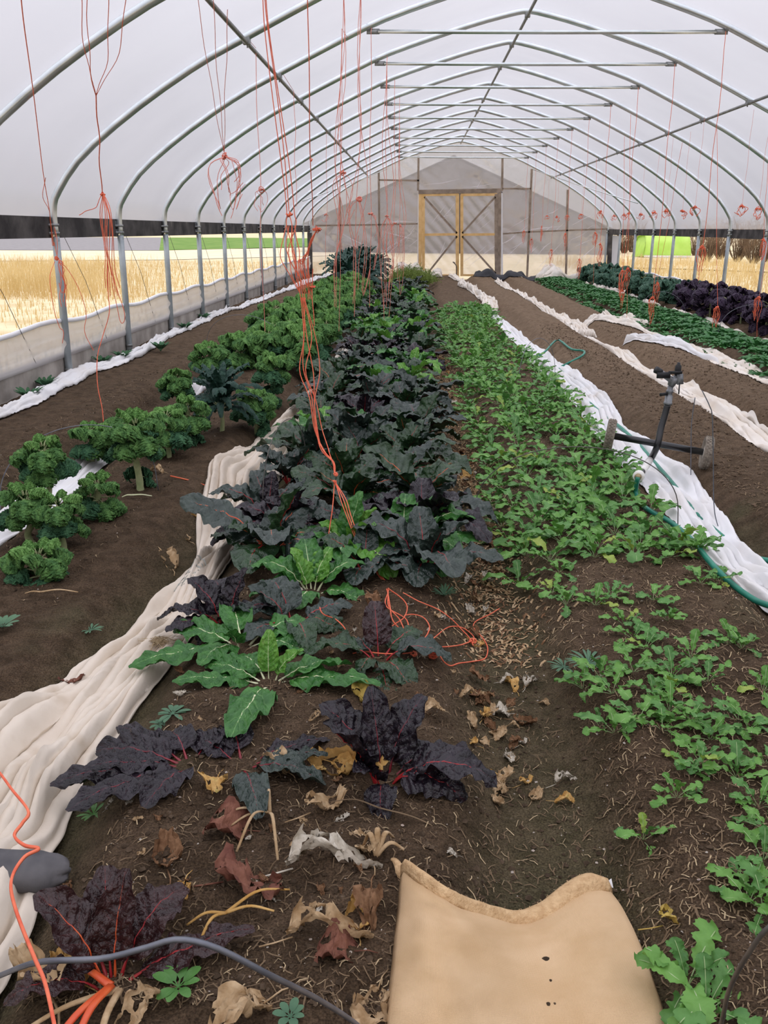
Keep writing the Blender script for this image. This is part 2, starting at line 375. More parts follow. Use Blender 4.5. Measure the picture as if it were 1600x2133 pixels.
def burlap_material():
    m = bpy.data.materials.new('burlap'); m.use_nodes = True
    N, L = m.node_tree.nodes, m.node_tree.links; N.clear()
    out = N.new('ShaderNodeOutputMaterial'); p = N.new('ShaderNodeBsdfPrincipled')
    p.inputs['Roughness'].default_value = .95; p.inputs['Specular IOR Level'].default_value = .08
    uv = N.new('ShaderNodeTexCoord')
    def wave(d):
        w = N.new('ShaderNodeTexWave'); w.wave_type = 'BANDS'; w.bands_direction = d; w.inputs['Scale'].default_value = 125
        w.inputs['Distortion'].default_value = 3.5; w.inputs['Detail'].default_value = 3; w.inputs['Detail Scale'].default_value = .5
        L.new(uv.outputs['UV'], w.inputs['Vector']); return w.outputs['Fac']
    a, b = wave('X'), wave('Y')
    mx = N.new('ShaderNodeMath'); mx.operation = 'MULTIPLY'; L.new(a, mx.inputs[0]); L.new(b, mx.inputs[1])
    n = N.new('ShaderNodeTexNoise'); n.inputs['Scale'].default_value = 6; n.inputs['Detail'].default_value = 5
    L.new(uv.outputs['UV'], n.inputs['Vector'])
    r1 = N.new('ShaderNodeValToRGB'); r1.color_ramp.elements[0].color = (.66, .45, .25, 1); r1.color_ramp.elements[1].color = (.80, .58, .36, 1)
    r1.color_ramp.elements[0].position = .3; r1.color_ramp.elements[1].position = .7
    L.new(n.outputs['Fac'], r1.inputs[0])
    x = N.new('ShaderNodeMix'); x.data_type = 'RGBA'; x.blend_type = 'MULTIPLY'; x.inputs[0].default_value = .35
    r2 = N.new('ShaderNodeValToRGB'); r2.color_ramp.elements[0].color = (.45, .40, .34, 1); r2.color_ramp.elements[1].position = .55
    L.new(mx.outputs[0], r2.inputs[0]); L.new(r1.outputs[0], x.inputs[6]); L.new(r2.outputs[0], x.inputs[7])
    L.new(x.outputs[2], p.inputs['Base Color'])
    bp = N.new('ShaderNodeBump'); bp.inputs['Strength'].default_value = .5; bp.inputs['Distance'].default_value = .002
    L.new(mx.outputs[0], bp.inputs['Height']); L.new(bp.outputs[0], p.inputs['Normal']); L.new(p.outputs[0], out.inputs[0])
    return m
M['burlap'] = burlap_material()
M['burlap_hem'] = mat('burlap_hem', (.52, .34, .18), (.66, .46, .26), 60, .95, .05, 0, .6, 160)

# ================================================================== SETTING
# ---- soil floor with raised beds and sunken paths
xs = np.concatenate([np.arange(XL - .03, XR + .04, .021), [XR + .05]])
ys = [-.95]; 
while ys[-1] < YB + .1: 
    y = ys[-1]; ys.append(y + (.08 if y < .9 else max(.020, .0042 * y)))
ys = np.array(ys)
X, Y = np.meshgrid(xs, ys); Z = hz(X, Y)
floor_m = mk_mesh('floor', np.stack([X, Y, Z], -1), gridf(len(ys), len(xs)), [M['soil']])
pd = pathd(X, Y); bed = sstep(.07, .28, pd)
dry = .25 * sstep(3, 12, Y) + .55 * sstep(5, 13, Y) * ((X > 1.5) & (X < 3.6)) + .35 * sstep(8, 20, Y) * (X < -2.0) + .22 * (fbm(X * 1.5, Y * 1.5, 3, 21) - .5)
dry = dry + .25 * sstep(.42, .1, np.abs(X - .32)) * sstep(3.5, 6, Y) + .22 * sstep(2.2, 3.4, Y) * ((X > .45) & (X < 1.4))
dry = dry + .3 * ((X > 1.6) & (X < 3.4)) * sstep(4, 6, Y)
moss = (1 - bed) * .85 * (1 - sstep(3, 8, Y)) * (X < 1.2) + .8 * sstep(.58, .75, fbm(X * 3, Y * 3, 3, 33)) * (Y < 5) * (1 - sstep(.2, .45, pd))
moss = moss * (.35 + .9 * fbm(X * 2, Y * 2, 2, 61))
ca = floor_m.color_attributes.new('soil', 'FLOAT_COLOR', 'POINT')
C = np.stack([np.clip(dry, 0, 1), np.clip(moss, 0, 1), bed, np.ones_like(dry)], -1).astype(np.float32)
ca.data.foreach_set('color', C.ravel())
struct(obj('floor', floor_m), 'dark brown garden soil in raised beds with trodden paths')

# ---- ground outside
def sheet(name, pts, z, m, label):
    P = [(x, y, z) for x, y in pts]
    return struct(obj(name, mk_mesh(name, P, [tuple(range(len(P)))], [m], False)), label)
def ring_ground():
    a, b = 700, 700
    V = [(-a, -60, -.02), (a, -60, -.02), (a, b, -.02), (-a, b, -.02), (XL - .02, YF - .05, -.02), (XR + .02, YF - .05, -.02), (XR + .02, YB + .05, -.02), (XL - .02, YB + .05, -.02)]
    return mk_mesh('dry_ground', V, [(0, 1, 5, 4), (1, 2, 6, 5), (2, 3, 7, 6), (3, 0, 4, 7)], [M['dry']], False)
struct(obj('dry_ground', ring_ground()), 'dry mown grass ground around the tunnel')
def og(u, v): 
    p = at_z(u, v, 0); return (p.x, p.y)
sheet('straw_track', [og(-200, 516), og(330, 520), og(700, 516), og(700, 532), og(345, 541), og(-200, 545)], .0, M['track'], 'pale straw covered track beside the field')
sheet('green_field', [og(332, 522), og(700, 513), og(700, 497), og(450, 495), og(336, 495)], .02, M['greenfield'], 'strip of green field beyond the straw track')
sheet('gravel_lot', [og(-200, 521), og(332, 522), og(336, 495), og(-200, 493)], .02, M['lot'], 'grey gravel lot beyond the straw track')

# ---- hoop profile
HP = [(4.495, 1.33), (4.495, 1.60), (4.43, 1.76), (4.19, 2.05), (3.70, 2.42), (3.15, 2.76), (2.73, 2.97), (2.21, 3.22), (1.70, 3.45), (1.13, 3.64), (.56, 3.81), (.12, 3.915), (0, 3.925)]
half = smoothpts([(-a, 0, z) for a, z in HP], 60)
prof = np.vstack([half, (half * np.array([-1, 1, 1]))[::-1][1:]])      # x relative to the ridge
prof[:, 0] += XC
def prof_z(x):
    return np.interp(x, prof[:, 0], prof[:, 2])
def rise(y): return .001 * (y - D1)

# ---- roof film
tn = np.gradient(prof, axis=0); nrm = np.stack([-tn[:, 2], 0 * tn[:, 0], tn[:, 0]], 1); nrm /= np.linalg.norm(nrm, axis=1)[:, None]
sel = np.where(prof[:, 2] > 1.45)[0]; pf = prof[sel]; nf = nrm[sel]
fy = np.concatenate([D1 + (n - 1 + np.array([0, .03, .07, .13, .22, .35, .5, .65, .78, .87, .93, .97])) * S for n in range(-4, 12)] + [np.array([YB + .02])])
ph = ((fy - D1) / S) % 1.0
bul = .032 + .05 * np.sin(PI * ph) ** .45
V = pf[None] + nf[None] * bul[:, None, None]; V[:, :, 1] = fy[:, None]; V[:, :, 2] += rise(fy)[:, None]
struct(obj('ceiling', mk_mesh('ceiling', V, gridf(len(fy), len(pf)), [M['film']])), 'translucent plastic film roof stretched over steel hoops')

# ---- end wall film
def end_wall(name, y, x0d, x1d, ztop, wr):
    xg = np.linspace(XL + .01, XR - .01, 150); nz = 46; t = np.linspace(0, 1, nz)
    top = prof_z(xg) + .02; top = np.maximum(top, 1.4)
    Vv = np.zeros((len(xg), nz, 3))
    for i, x in enumerate(xg):
        z0 = -.02
        z = z0 + (top[i] - z0) * t
        Vv[i, :, 0] = x; Vv[i, :, 2] = z
    xx, zz = Vv[..., 0], Vv[..., 2]
    q = (xx * .75 + zz * .9) * 3.2; q2 = (xx * -.8 + zz * .7) * 2.6
    Wk = np.abs(np.sin(q * 2 + 2 * fbm(xx * .8, zz * .8, 2, 3))) ** 6 * sstep(.45, .7, fbm(xx * .9, zz * .9, 2, 8)) + \
        np.abs(np.sin(q2 * 2 + 2 * fbm(xx, zz, 2, 13))) ** 6 * sstep(.5, .72, fbm(xx * .8 + 5, zz * .8, 2, 18))
    Vv[..., 1] = y + .02 * (fbm(xx * 1.2, zz * 1.2, 2, 4) - .5) + wr * Wk + .02
    Fg = gridf(len(xg), nz)
    cx = xx.reshape(-1)[Fg].mean(1); cz = zz.reshape(-1)[Fg].mean(1)
    keep = ~((cx > x0d) & (cx < x1d) & (cz < ztop))
    return mk_mesh(name, Vv, Fg[keep], [M['film_end']])
pDL, pDR, pDT = at_y(873, 573, YB), at_y(1043, 573, YB), at_y(950, 398, YB)
x0, x1, zt = pDL.x, pDR.x, pDT.z
struct(obj('wall_back', end_wall('wall_back', YB, x0 + .03, x1 - .03, zt - .03, .018)), 'cloudy plastic film end wall with wrinkles')
wb = bpy.data.objects['wall_back']
def creases():
    r = random.Random(4); Vs, Fs = [], []
    segs = [(1060, 395, 1105, 372), (1055, 480, 1140, 430), (1060, 485, 1180, 470), (1050, 540, 1100, 490), (1060, 570, 1120, 500), (1110, 570, 1175, 500), (1185, 560, 1255, 500), (1190, 470, 1240, 445), (790, 480, 865, 500), (700, 480, 780, 520), (700, 500, 860, 560), (720, 470, 780, 466), (800, 464, 865, 462), (890, 560, 945, 500), (970, 560, 1030, 510), (880, 385, 960, 372), (960, 392, 1040, 380), (660, 478, 700, 468), (800, 540, 865, 570), (720, 540, 780, 572), (1060, 520, 1095, 500), (1130, 450, 1170, 430), (900, 340, 940, 335), (980, 338, 1030, 350), (990, 470, 1030, 430), (895, 470, 930, 425)]
    for k in range(70):
        if k < len(segs): a, b, c, d = segs[k]
        else:
            a, b = r.choice([(r.uniform(700, 860), r.uniform(470, 560)), (r.uniform(1055, 1240), r.uniform(485, 560)), (r.uniform(885, 1030), r.uniform(410, 560))]); c, d = a + r.uniform(18, 50), b - r.uniform(12, 45)
        P, Q = at_y(a, b, YB - .015), at_y(c, d, YB - .015); w_ = r.uniform(.006, .016); n0 = len(Vs); m_ = (P + Q) / 2 + Vector((r.uniform(-.04, .04), -.02, r.uniform(-.04, .04)))
        dr = (Q - P).normalized(); nn = Vector((-dr.z, 0, dr.x))
        Vs += [tuple(P), tuple(m_ + nn * w_), tuple(Q), tuple(m_ - nn * w_), tuple(m_ + Vector((0, -.03, 0)))]
        Fs += [(n0, n0 + 1, n0 + 4), (n0 + 1, n0 + 2, n0 + 4), (n0 + 2, n0 + 3, n0 + 4), (n0 + 3, n0, n0 + 4)]
    obj('film_creases', mk_mesh('film_creases', Vs, Fs, [M['film']], False), wb)
creases()
struct(obj('wall_front', end_wall('wall_front', YF - .04, .0, 2.2, 2.2, .01)), 'plastic film end wall with open doorway')
# end wall studs and girts (px at the back wall)
wf = struct(empty('trim_1'), 'weathered timber studs and girts of the far end wall')
def stud(u0, v0, u1, v1, w=.06, m='lumber_old', name='stud', par=wf, dy=-.04):
    a, b = at_y(u0, v0, YB + dy), at_y(u1, v1, YB + dy)
    return part(name, beam(a, b, .05, w, (1, 0, .001) if abs(u0 - u1) < 40 else (0, 0, 1)), M[m], par, False)
for a in [(709, 582, 708, 412), (791, 578, 789, 355), (871, 397, 872, 325), (1046, 398, 1047, 327), (1098, 577, 1108, 352), (1179, 575, 1183, 395)]: stud(*a)
for a in [(790, 375, 873, 376), (657, 470, 790, 468), (791, 468, 871, 466), (1047, 393, 1106, 393), (1047, 487, 1103, 483), (1103, 483, 1181, 480), (1181, 480, 1264, 477)]: stud(*a, w=.045, name='girt')
stud(647, 583, 645, 485, .14, 'board_dark', 'corner_post'); stud(1268, 578, 1272, 486, .14, 'board_dark', 'corner_post')
part('corner_film', join([(np.array([at_y(1276, 490, YB - .1), at_y(1290, 492, YB - .4), at_y(1290, 574, YB - .4), at_y(1273, 578, YB - .1)]), [(0, 1, 2, 3)])]), M['white_sheet'], wf)
# door frame
fr = struct(empty('trim_2'), 'pine frame around the double doors')
part('header', beam(at_y(872, 400, YB - .05), at_y(1043, 397, YB - .05), .1, .12), M['lumber_old'], fr, False)
part('jamb', beam(at_y(875, 580, YB - .05), at_y(876, 402, YB - .05), .08, .10, (1, 0, 0)), M['lumber'], fr, False)
part('jamb', beam(at_y(1040, 582, YB - .05), at_y(1041, 400, YB - .05), .08, .09, (1, 0, 0)), M['lumber_old'], fr, False)
part('white_flashing', beam(at_y(1046, 582, YB - .06), at_y(1045, 402, YB - .06), .02, .05, (1, 0, 0)), M['white_sheet'], fr, False)
part('white_flashing', beam(at_y(871, 580, YB - .06), at_y(872, 404, YB - .06), .02, .04, (1, 0, 0)), M['white_sheet'], fr, False)
for k, (ul, ur, lab) in enumerate([(880, 955, 'left hand pine frame door with cloudy film and diagonal braces'), (960, 1036, 'right hand pine frame door with cloudy film and diagonal braces')]):
    d = struct(empty('door_%d' % (k + 1), at_y((ul + ur) / 2, 575, YB - .07)), lab); o = np.array(d.location)
    Pp = lambda u, v, dy=0: np.array(at_y(u, v, YB - .07 + dy)) - o
    lft, rgt = ('lumber', 'lumber') if k == 0 else ('lumber', 'lumber_old')
    part('stile', beam(Pp(ul + 2, 575), Pp(ul + 2, 405), .05, .09, (1, 0, 0)), M[lft], d, False)
    part('stile', beam(Pp(ur - 2, 577), Pp(ur - 2, 404), .05, .10, (1, 0, 0)), M[rgt], d, False)
    part('rail', beam(Pp(ul, 406), Pp(ur, 405), .04, .07), M['lumber'], d, False)
    part('rail', beam(Pp(ul, 489), Pp(ur, 488), .04, .07), M['lumber'], d, False)
    part('rail', beam(Pp(ul, 573), Pp(ur, 574), .04, .06), M['lumber'], d, False)
    if k == 0: br = [(884, 410, 952, 486), (952, 492, 892, 568)]
    else: br = [(1032, 410, 963, 486), (963, 492, 1033, 570)]
    for b in br: part('brace', beam(Pp(b[0], b[1], -.01), Pp(b[2], b[3], -.01), .03, .055), M['lumber_old'], d, False)
    a, b = Pp(ul, 575, .04), Pp(ur, 403, .04)
    gx, gz = np.meshgrid(np.linspace(a[0], b[0], 26), np.linspace(a[2], b[2], 40))
    gy = a[1] + .015 * np.abs(np.sin(gx * 9 + gz * 8)) ** 5 + .012 * fbm(gx * 4 + k * 9, gz * 4, 2, 6)
    obj('film_panel', mk_mesh('film_panel', np.stack([gx, gy, gz], -1), gridf(40, 26), [M['film_end']]), d)
    if k == 0:
        part('handle', tube(smoothpts([Pp(948, 548, -.05), Pp(944, 546, -.12), Pp(951, 555, -.13), Pp(951, 575, -.12)], 14), .014, 6), M['wire_dark'], d)

# ---- hip boards, base boards, side curtains
def board_run(name, x, z0, z1, th, m, label, plates, tilt=0.0):
    t = struct(empty(name), label); y = YF; L = 3.66; k = 0
    while y < YB - .05:
        y2 = min(YB, y + L); dz = random.uniform(-.006, .006)
        part('board', box((x, (y + y2) / 2, (z0 + z1) / 2 + dz + rise((y + y2) / 2) + tilt), (th, y2 - y - .012, z1 - z0)), m, t, False)
        if plates and y > 0:
            for q in (z1 - .045, z0 + .045):
                part('joint_plate', box((x + plates * (th / 2 + .004), y, q + rise(y)), (.006, .11, .07)), M['plate'], t, False)
        y = y2; k += 1
    return t
board_run('trim_3', XL - .055, 1.355, 1.535, .04, M['board_dark'], 'dark weathered hip board along the left side wall', 1)
board_run('trim_4', XR + .055, 1.345, 1.500, .04, M['board_dark'], 'dark weathered hip board along the right side wall', -1)
board_run('baseboard_left', XL - .055, .02, .34, .04, M['board_grey'], 'weathered grey base board along the left wall', 0)
board_run('baseboard_right', XR + .055, .02, .30, .04, M['board_grey'], 'weathered grey base board along the right wall', 0)
def curtain(name, x, sgn, z0, z1, label):
    yy = np.arange(YF, YB, .09); zz = np.linspace(0, 1, 15)
    Yg, Tg = np.meshgrid(yy, zz, indexing='ij')
    ztop = z1 + .03 * (fbm(Yg * .5, 0 * Yg, 2, 71) - .5) + .02 * np.sin(Yg * 3.4)
    Zg = z0 + (ztop - z0) * Tg
    fold = np.abs(np.sin(Tg * 9 + 3 * fbm(Yg * .6, Tg * 2, 2, 5))) * .035 * np.sin(PI * np.clip(Tg * 1.05, 0, 1)) * (.4 + fbm(Yg * 1.1, Tg * 3, 2, 15))
    Xg = x + sgn * fold + sgn * .01
    t = struct(empty(name), label)
    obj('curtain_film', mk_mesh('curtain_film', np.stack([Xg, Yg, Zg], -1), gridf(len(yy), 15), [M['curtain']]), t)
    P = np.stack([np.full(len(yy), x), yy, ztop[:, -1]], 1)[::3]
    part('top_roll', tube(P, .022, 8), M['white_sheet'], t)
    return t
curtain('wall_left', XL - .03, 1, .30, .63, 'dropped white plastic side curtain above the left base board')
curtain('wall_right', XR + .03, -1, .12, .46, 'dropped white plastic side curtain along the right wall')

# ================================================================== STEEL FRAME
NH = list(range(-4, 13))
def hoop_proto():
    t = empty('greenhouse_hoop')
    part('arch', tube(prof[::2] if len(prof) % 2 else prof, .0315, 12), M['steel'], t)
    for s, x in ((1, XL), (-1, XR)):
        part('post', tube([(x, 0, -.25), (x, 0, .4), (x, 0, .9), (x, 0, 1.37)], .034, 10), M['steel_post'], t)
        for z in (1.40, 1.47): part('pipe_strap', join([tube([(x - .0, 0, z - .012), (x, 0, z + .012)], .039, 10), box((x - s * .03, -.02, z), (.05, .075, .022))]), M['steel_dark'], t)
        part('pipe_strap', tube([(x, 0, .17), (x, 0, .20)], .039, 10), M['steel_dark'], t)
    return t
def tie(par):
    za = float(prof_z(-.5)) - .055
    b = part('cross_tie', tube([(-.42, 0, za), (.5, 0, za - .004), (1.3, 0, za - .006), (2.1, 0, za - .004), (2.97, 0, za)], .019, 8), M['steel'], par)
    for sx, x in ((-1, -.47), (1, 3.02)):
        part('end_bracket', join([box((x, 0, za), (.13, .012, .05)), box((x + sx * .05, 0, za + .035), (.03, .05, .06))]), M['plate'], b)
    return b
ORD = 'touching first second third fourth fifth sixth seventh eighth ninth tenth eleventh twelfth thirteenth fourteenth fifteenth sixteenth'.split()
hp = hoop_proto(); tie(hp)
def copy_tree(o, parent=None):
    c = o.copy(); col.objects.link(c); c.parent = parent
    for ch in [q for q in o.children]: copy_tree(ch, c)
    return c
for i, n in enumerate(NH):
    o = hp if i == 0 else copy_tree(hp)
    y = D1 + (n - 1) * S
    if n == 12: y -= .03
    o.location = (0, y, rise(y))
    tag(o, 'galvanised steel hoop with level cross tie, %s from the far film end wall' % ORD[12 - n], 'hoop', 'steel hoops of the tunnel frame')
last = o
for ch in list(last.children):
    if ch.name.startswith('cross_tie'):
        for g in list(ch.children): bpy.data.objects.remove(g)
        bpy.data.objects.remove(ch)
last['label'] = 'galvanised steel end hoop against the far film wall'; last.pop('group', None) if hasattr(last, 'pop') else None
if 'group' in last.keys(): del last['group']
def purlin(x, z, lab):
    t = empty('purlin_pipe', (x, YF, 0))
    part('pipe', tube([(0, 0, z), (0, 10, z), (0, 20, z), (0, YB - YF, z)], .0185, 8), M['steel_dark'], t)
    for n in NH[:-1]:
        y = D1 + (n - 1) * S - YF
        part('clamp', join([box((0, y, z + .01), (.06, .07, .05)), tube([(.0, y + .035, z + .03), (.0, y + .035, z - .035)], .008, 6)]), M['steel_dark'], t, False)
    t.rotation_euler = (.001, 0, 0)
    tag(t, lab, 'pipe')
purlin(XC, 3.868, 'ridge purlin pipe clamped under the peak of every hoop')
purlin(-1.44, float(prof_z(-1.44)) - .052, 'side purlin pipe above the curly kale bed')
purlin(3.99, float(prof_z(3.99)) - .052, 'side purlin pipe above the spinach bed')
for sx, lab in [(1, 'thin wind brace pipe at the far corner by the purple kale side'), (-1, 'thin wind brace pipe at the far corner by the curly kale side')]:
    a = np.array([XC + sx * 2.15, YB - .15, float(prof_z(XC + sx * 2.15)) - .07]); b = np.array([XC + sx * 4.05, D1 + 8 * S, float(prof_z(XC + sx * 4.05)) - .06])
    tag(part('wind_brace', tube([a, (a + b) / 2 - [0, 0, .02], b], .013, 6), M['steel']), lab, 'pipe')

# ================================================================== FABRIC STRIPS
def cloth(name, pts, hw, m, label, cat='row cover', seed=0, nfold=6, amp=.03, Mv=30, ds=.03, edge=.25, group=None, lift=.014, lumps=(), ground=True, par=None):
    P = np.array([(p[0], p[1], 0) for p in pts], float)
    L = np.linalg.norm(np.diff(P[:, :2], axis=0), axis=1).sum(); N = max(8, int(L / min(ds, .028)))
    Q = smoothpts(P, N)[:, :2]; w = np.interp(np.linspace(0, len(hw) - 1, N), np.arange(len(hw)), hw)
    T = np.gradient(Q, axis=0); T /= np.linalg.norm(T, axis=1)[:, None]; Nn = np.stack([T[:, 1], -T[:, 0]], 1)
    s = np.linspace(0, L, N)[:, None]; v = np.linspace(-1, 1, Mv)[None]
    sc_ = 1.0 / max(.05, float(np.mean(hw)))
    ew = w[:, None] * (1 + edge * (fbm(s * 1.8, np.sign(v) * 5 + 0 * s, 2, seed + 2) - .5) * 2)
    q = v * nfold / 2 + (fbm(s * 1.1, v * .9 + 3, 2, seed + 7) - .5) * (1.0 + .24 * nfold)
    fold = (.5 + .5 * np.cos(2 * PI * q)) ** 1.6 * 1.2
    fine = (.5 + .5 * np.cos(2 * PI * (q * 1.7 + 1.3 * fbm(s * 1.3, v * 1.5, 2, seed + 5)))) ** 2 + 1.2 * (fbm(s * 5, v * 2.5, 3, seed + 6) - .4)
    mod = np.clip(2.0 * fbm(s * 2.2, v * 2.2, 2, seed + 11) - .35, .08, 1.4)
    off = v * ew + .30 * amp * np.sin(2 * PI * q) * (1 - v ** 6) * .8
    Xc = Q[:, :1] + Nn[:, :1] * off; Yc = Q[:, 1:] + Nn[:, 1:] * off
    Yc = Yc + .25 * amp * (fbm(s * 6, v * 3, 2, seed + 19) - .5)
    bulk = amp * (.8 * fbm(s * 1.5, v * 1.0, 2, seed + 23) + .5 * (fbm(s * 6, v * 3, 3, seed + 27) - .3)) * (1 - v ** 4)
    Zc = hz(Xc, Yc) * 1.0 + lift + (amp * fold * mod + .45 * amp * fine * mod + bulk) * (1 - np.abs(v) ** 7)
    for (lx, ly, lr, lh) in lumps:
        Zc = Zc + lh * np.exp(-((Xc - lx) ** 2 + (Yc - ly) ** 2) / (lr * lr))
    ends = np.minimum(1, np.minimum(s, L - s) / .05)
    Zc = hz(Xc, Yc) + .006 + (Zc - hz(Xc, Yc) - .006) * ends
    o = obj(name, mk_mesh(name, np.stack([Xc, Yc, Zc], -1), gridf(N, Mv), [m]), par)
    o.modifiers.new('thickness', 'SOLIDIFY').thickness = .002
    if label: tag(o, label, cat, group)
    CL[o.name] = np.stack([Xc, Yc, Zc], -1)
    return o
CL = {}
def g2(u, v): p = gp(u, v); return (p.x, p.y)
# B: long cream strip between curly kale and chard
cloth('row_cover', [(-1.02, .55), (-1.05, 1.2), (-1.02, 1.75), (-1.02, 2.1), (-.97, 2.6), (-.92, 3.1), (-.90, 3.7), (-.93, 4.4), (-.96, 5.1), (-.94, 6.0), (-.90, 7.2), (-.88, 8.4)],
      [.30, .27, .20, .17, .155, .125, .10, .15, .21, .16, .12, .06], M['cover'], 'long bunched cream row cover fabric between the curly kale and the chard', seed=3, nfold=10, amp=.05, Mv=96, ds=.018, edge=.3, lumps=[(-.88, 1.60, .16, .05), (-.80, 2.08, .08, .05), (-.98, 1.25, .2, .04)])
rcB = bpy.data.objects['row_cover']
cloth('row_cover', [(-.84, 9.3), (-.80, 10.3), (-.80, 11.4), (-.76, 12.3), (-.74, 13.2)], [.05, .13, .14, .10, .04], M['cover_far'], 'short cream row cover scrap in the furrow beside the middle of the chard', seed=13, nfold=6, amp=.05)
cloth('row_cover', [(-.72, 14.2), (-.70, 16), (-.66, 18), (-.60, 20.4), (-.50, 23), (-.30, 26.3)], [.06, .10, .08, .11, .14, .10], M['cover_far'], 'narrow cream row cover strip running to the yellow green fronds', seed=17, nfold=5, amp=.055, ds=.05)
# C: behind the curly kale
cloth('row_cover', [(-2.06, 3.2), (-2.05, 4.0), (-2.03, 4.9), (-2.02, 5.8), (-2.0, 6.8)], [.08, .12, .13, .10, .06], M['cover_w'], 'flat pinkish white row cover strip behind the tall stalked kale', seed=23, nfold=5, amp=.025)
cloth('row_cover', [(-1.96, 7.9), (-1.9, 9.0), (-1.86, 10.2), (-1.8, 11.4)], [.05, .15, .17, .06], M['cover_w'], 'white row cover scrap showing between dense kale heads', seed=29, nfold=5, amp=.06)
# A: strip at the foot of the left wall
def edge_strip(u, w, lab, seed):
    pts = [gp(*p) for p in u]
    cloth('edging_sheet', [(p.x, p.y) for p in pts], [q * .72 for q in w], M['cover_w'], lab, 'plastic sheet', seed, 3, .035, Mv=18, ds=.05, edge=.4)
edge_strip([(-40, 885), (60, 845), (140, 800), (230, 762), (312, 728)], [.05, .12, .16, .13, .05], 'white sheet edging along the base board by the nearest left posts', 31)
edge_strip([(300, 735), (380, 690), (440, 662), (475, 648)], [.05, .09, .14, .04], 'white sheet edging with a cream patch along the base board', 32)
edge_strip([(470, 652), (520, 636), (560, 621), (588, 609)], [.04, .09, .07, .04], 'crumpled white sheet edging midway along the left base board', 33)
edge_strip([(584, 612), (612, 600), (640, 588), (685, 574)], [.06, .14, .20, .10], 'white sheet heap at the far end of the left base board', 34)
# D: white strip between arugula and bare bed
cloth('row_cover', [(1.62, 2.9), (1.52, 3.4), (1.47, 4.0), (1.48, 4.8), (1.47, 5.6), (1.46, 6.6), (1.53, 7.6), (1.52, 9), (1.46, 10.5), (1.42, 12.2), (1.36, 14), (1.32, 16.2)],
      [.13, .12, .14, .20, .22, .17, .14, .16, .18, .19, .17, .05], M['cover_w'], 'long bright white row cover beside the arugula bed with mud streaks', seed=41, nfold=6, amp=.036, Mv=48, ds=.028, edge=.15)
cloth('row_cover', [(1.36, 16.3), (1.45, 17.6), (1.52, 19.0), (1.46, 20.6), (1.30, 22.0), (1.10, 23.0)], [.10, .16, .12, .16, .12, .05], M['cover_far'], 'crumpled tan row cover heap past the white one', seed=43, nfold=6, amp=.075, ds=.05)
cloth('row_cover', [(1.08, 27.3), (1.25, 25.6), (1.34, 24.3), (1.5, 23.2), (1.42, 22.6)], [.10, .12, .11, .10, .05], M['cover_far'], 'crumpled cream row cover strip reaching the double doors', seed=47, nfold=5, amp=.055, ds=.05)
cloth('row_cover', [(-.55, 27.0), (-.1, 27.3), (.35, 27.2), (.8, 27.1)], [.16, .26, .22, .08], M['cover_far'], 'cream row cover heap at the foot of the door behind the fronds', seed=49, nfold=5, amp=.15, ds=.05, lumps=[(.05, 27.25, .3, .15)])
# E: strips in the bare beds
cloth('row_cover', [(2.42, 5.4), (2.50, 6.3), (2.53, 7.3), (2.52, 8.4), (2.49, 9.6), (2.47, 11), (2.42, 12.6)], [.10, .14, .16, .15, .12, .10, .09], M['cover_far'], 'off white row cover between the bare beds behind the sprinkler', seed=53, nfold=5, amp=.045)
cloth('row_cover', [(2.47, 12.9), (2.50, 14.2), (2.47, 16.2), (2.45, 18.5), (2.42, 20.5), (2.36, 22.6), (2.25, 25.3)], [.14, .13, .14, .12, .15, .20, .10], M['cover_far'], 'crumpled cream row cover between the bare beds nearer the doors', seed=57, nfold=6, amp=.055, ds=.045)
cloth('row_cover', [(2.62, 14.1), (2.92, 14.2), (3.20, 13.6), (3.42, 12.4), (3.47, 11.0), (3.44, 9.6), (3.40, 8.4), (3.32, 7.4)], [.05, .12, .14, .16, .17, .20, .18, .12], M['cover_far'], 'white row cover curving from the bare bed to the spinach edge', seed=59, nfold=5, amp=.05)
cloth('row_cover', [(3.40, 16.4), (3.52, 15.2), (3.58, 14.0)], [.07, .14, .06], M['cover_far'], 'small cream row cover scrap against the spinach', seed=61, nfold=4, amp=.06)
cloth('row_cover', [(2.72, 11.7), (3.0, 11.4), (3.25, 10.8), (3.42, 10.0)], [.06, .11, .12, .05], M['cover_w'], 'white row cover tongue lying across the bare bed', seed=63, nfold=4, amp=.05)
# F: between spinach and right kale
cloth('row_cover', [(4.45, 9.0), (4.56, 10.6), (4.60, 12.3), (4.62, 14.0), (4.64, 15.6), (4.62, 17.0)], [.16, .17, .16, .18, .20, .06], M['cover_far'], 'cream row cover between the spinach and the purple kale', seed=67, nfold=5, amp=.06, ds=.045)
cloth('row_cover', [(4.66, 17.6), (4.72, 20), (4.72, 23), (4.62, 26)], [.08, .14, .12, .10], M['cover_far'], 'cream row cover between the spinach and the blue green kale', seed=69, nfold=5, amp=.06, ds=.06)
cloth('row_cover', [(3.62, 27.0), (4.0, 27.3), (4.4, 27.4), (4.95, 27.2)], [.2, .36, .30, .12], M['cover_far'], 'rolled cream row cover heap beside the right corner post', seed=71, nfold=5, amp=.14, ds=.05, lumps=[(4.0, 27.4, .35, .22)])
cloth('ground_sheet', [(1.75, 27.75), (2.4, 27.8), (3.1, 27.75), (3.7, 27.7)], [.16, .2, .2, .16], M['black_plastic'], 'black plastic sheet along the foot of the end wall', 'plastic sheet', seed=73, nfold=3, amp=.10, ds=.06)
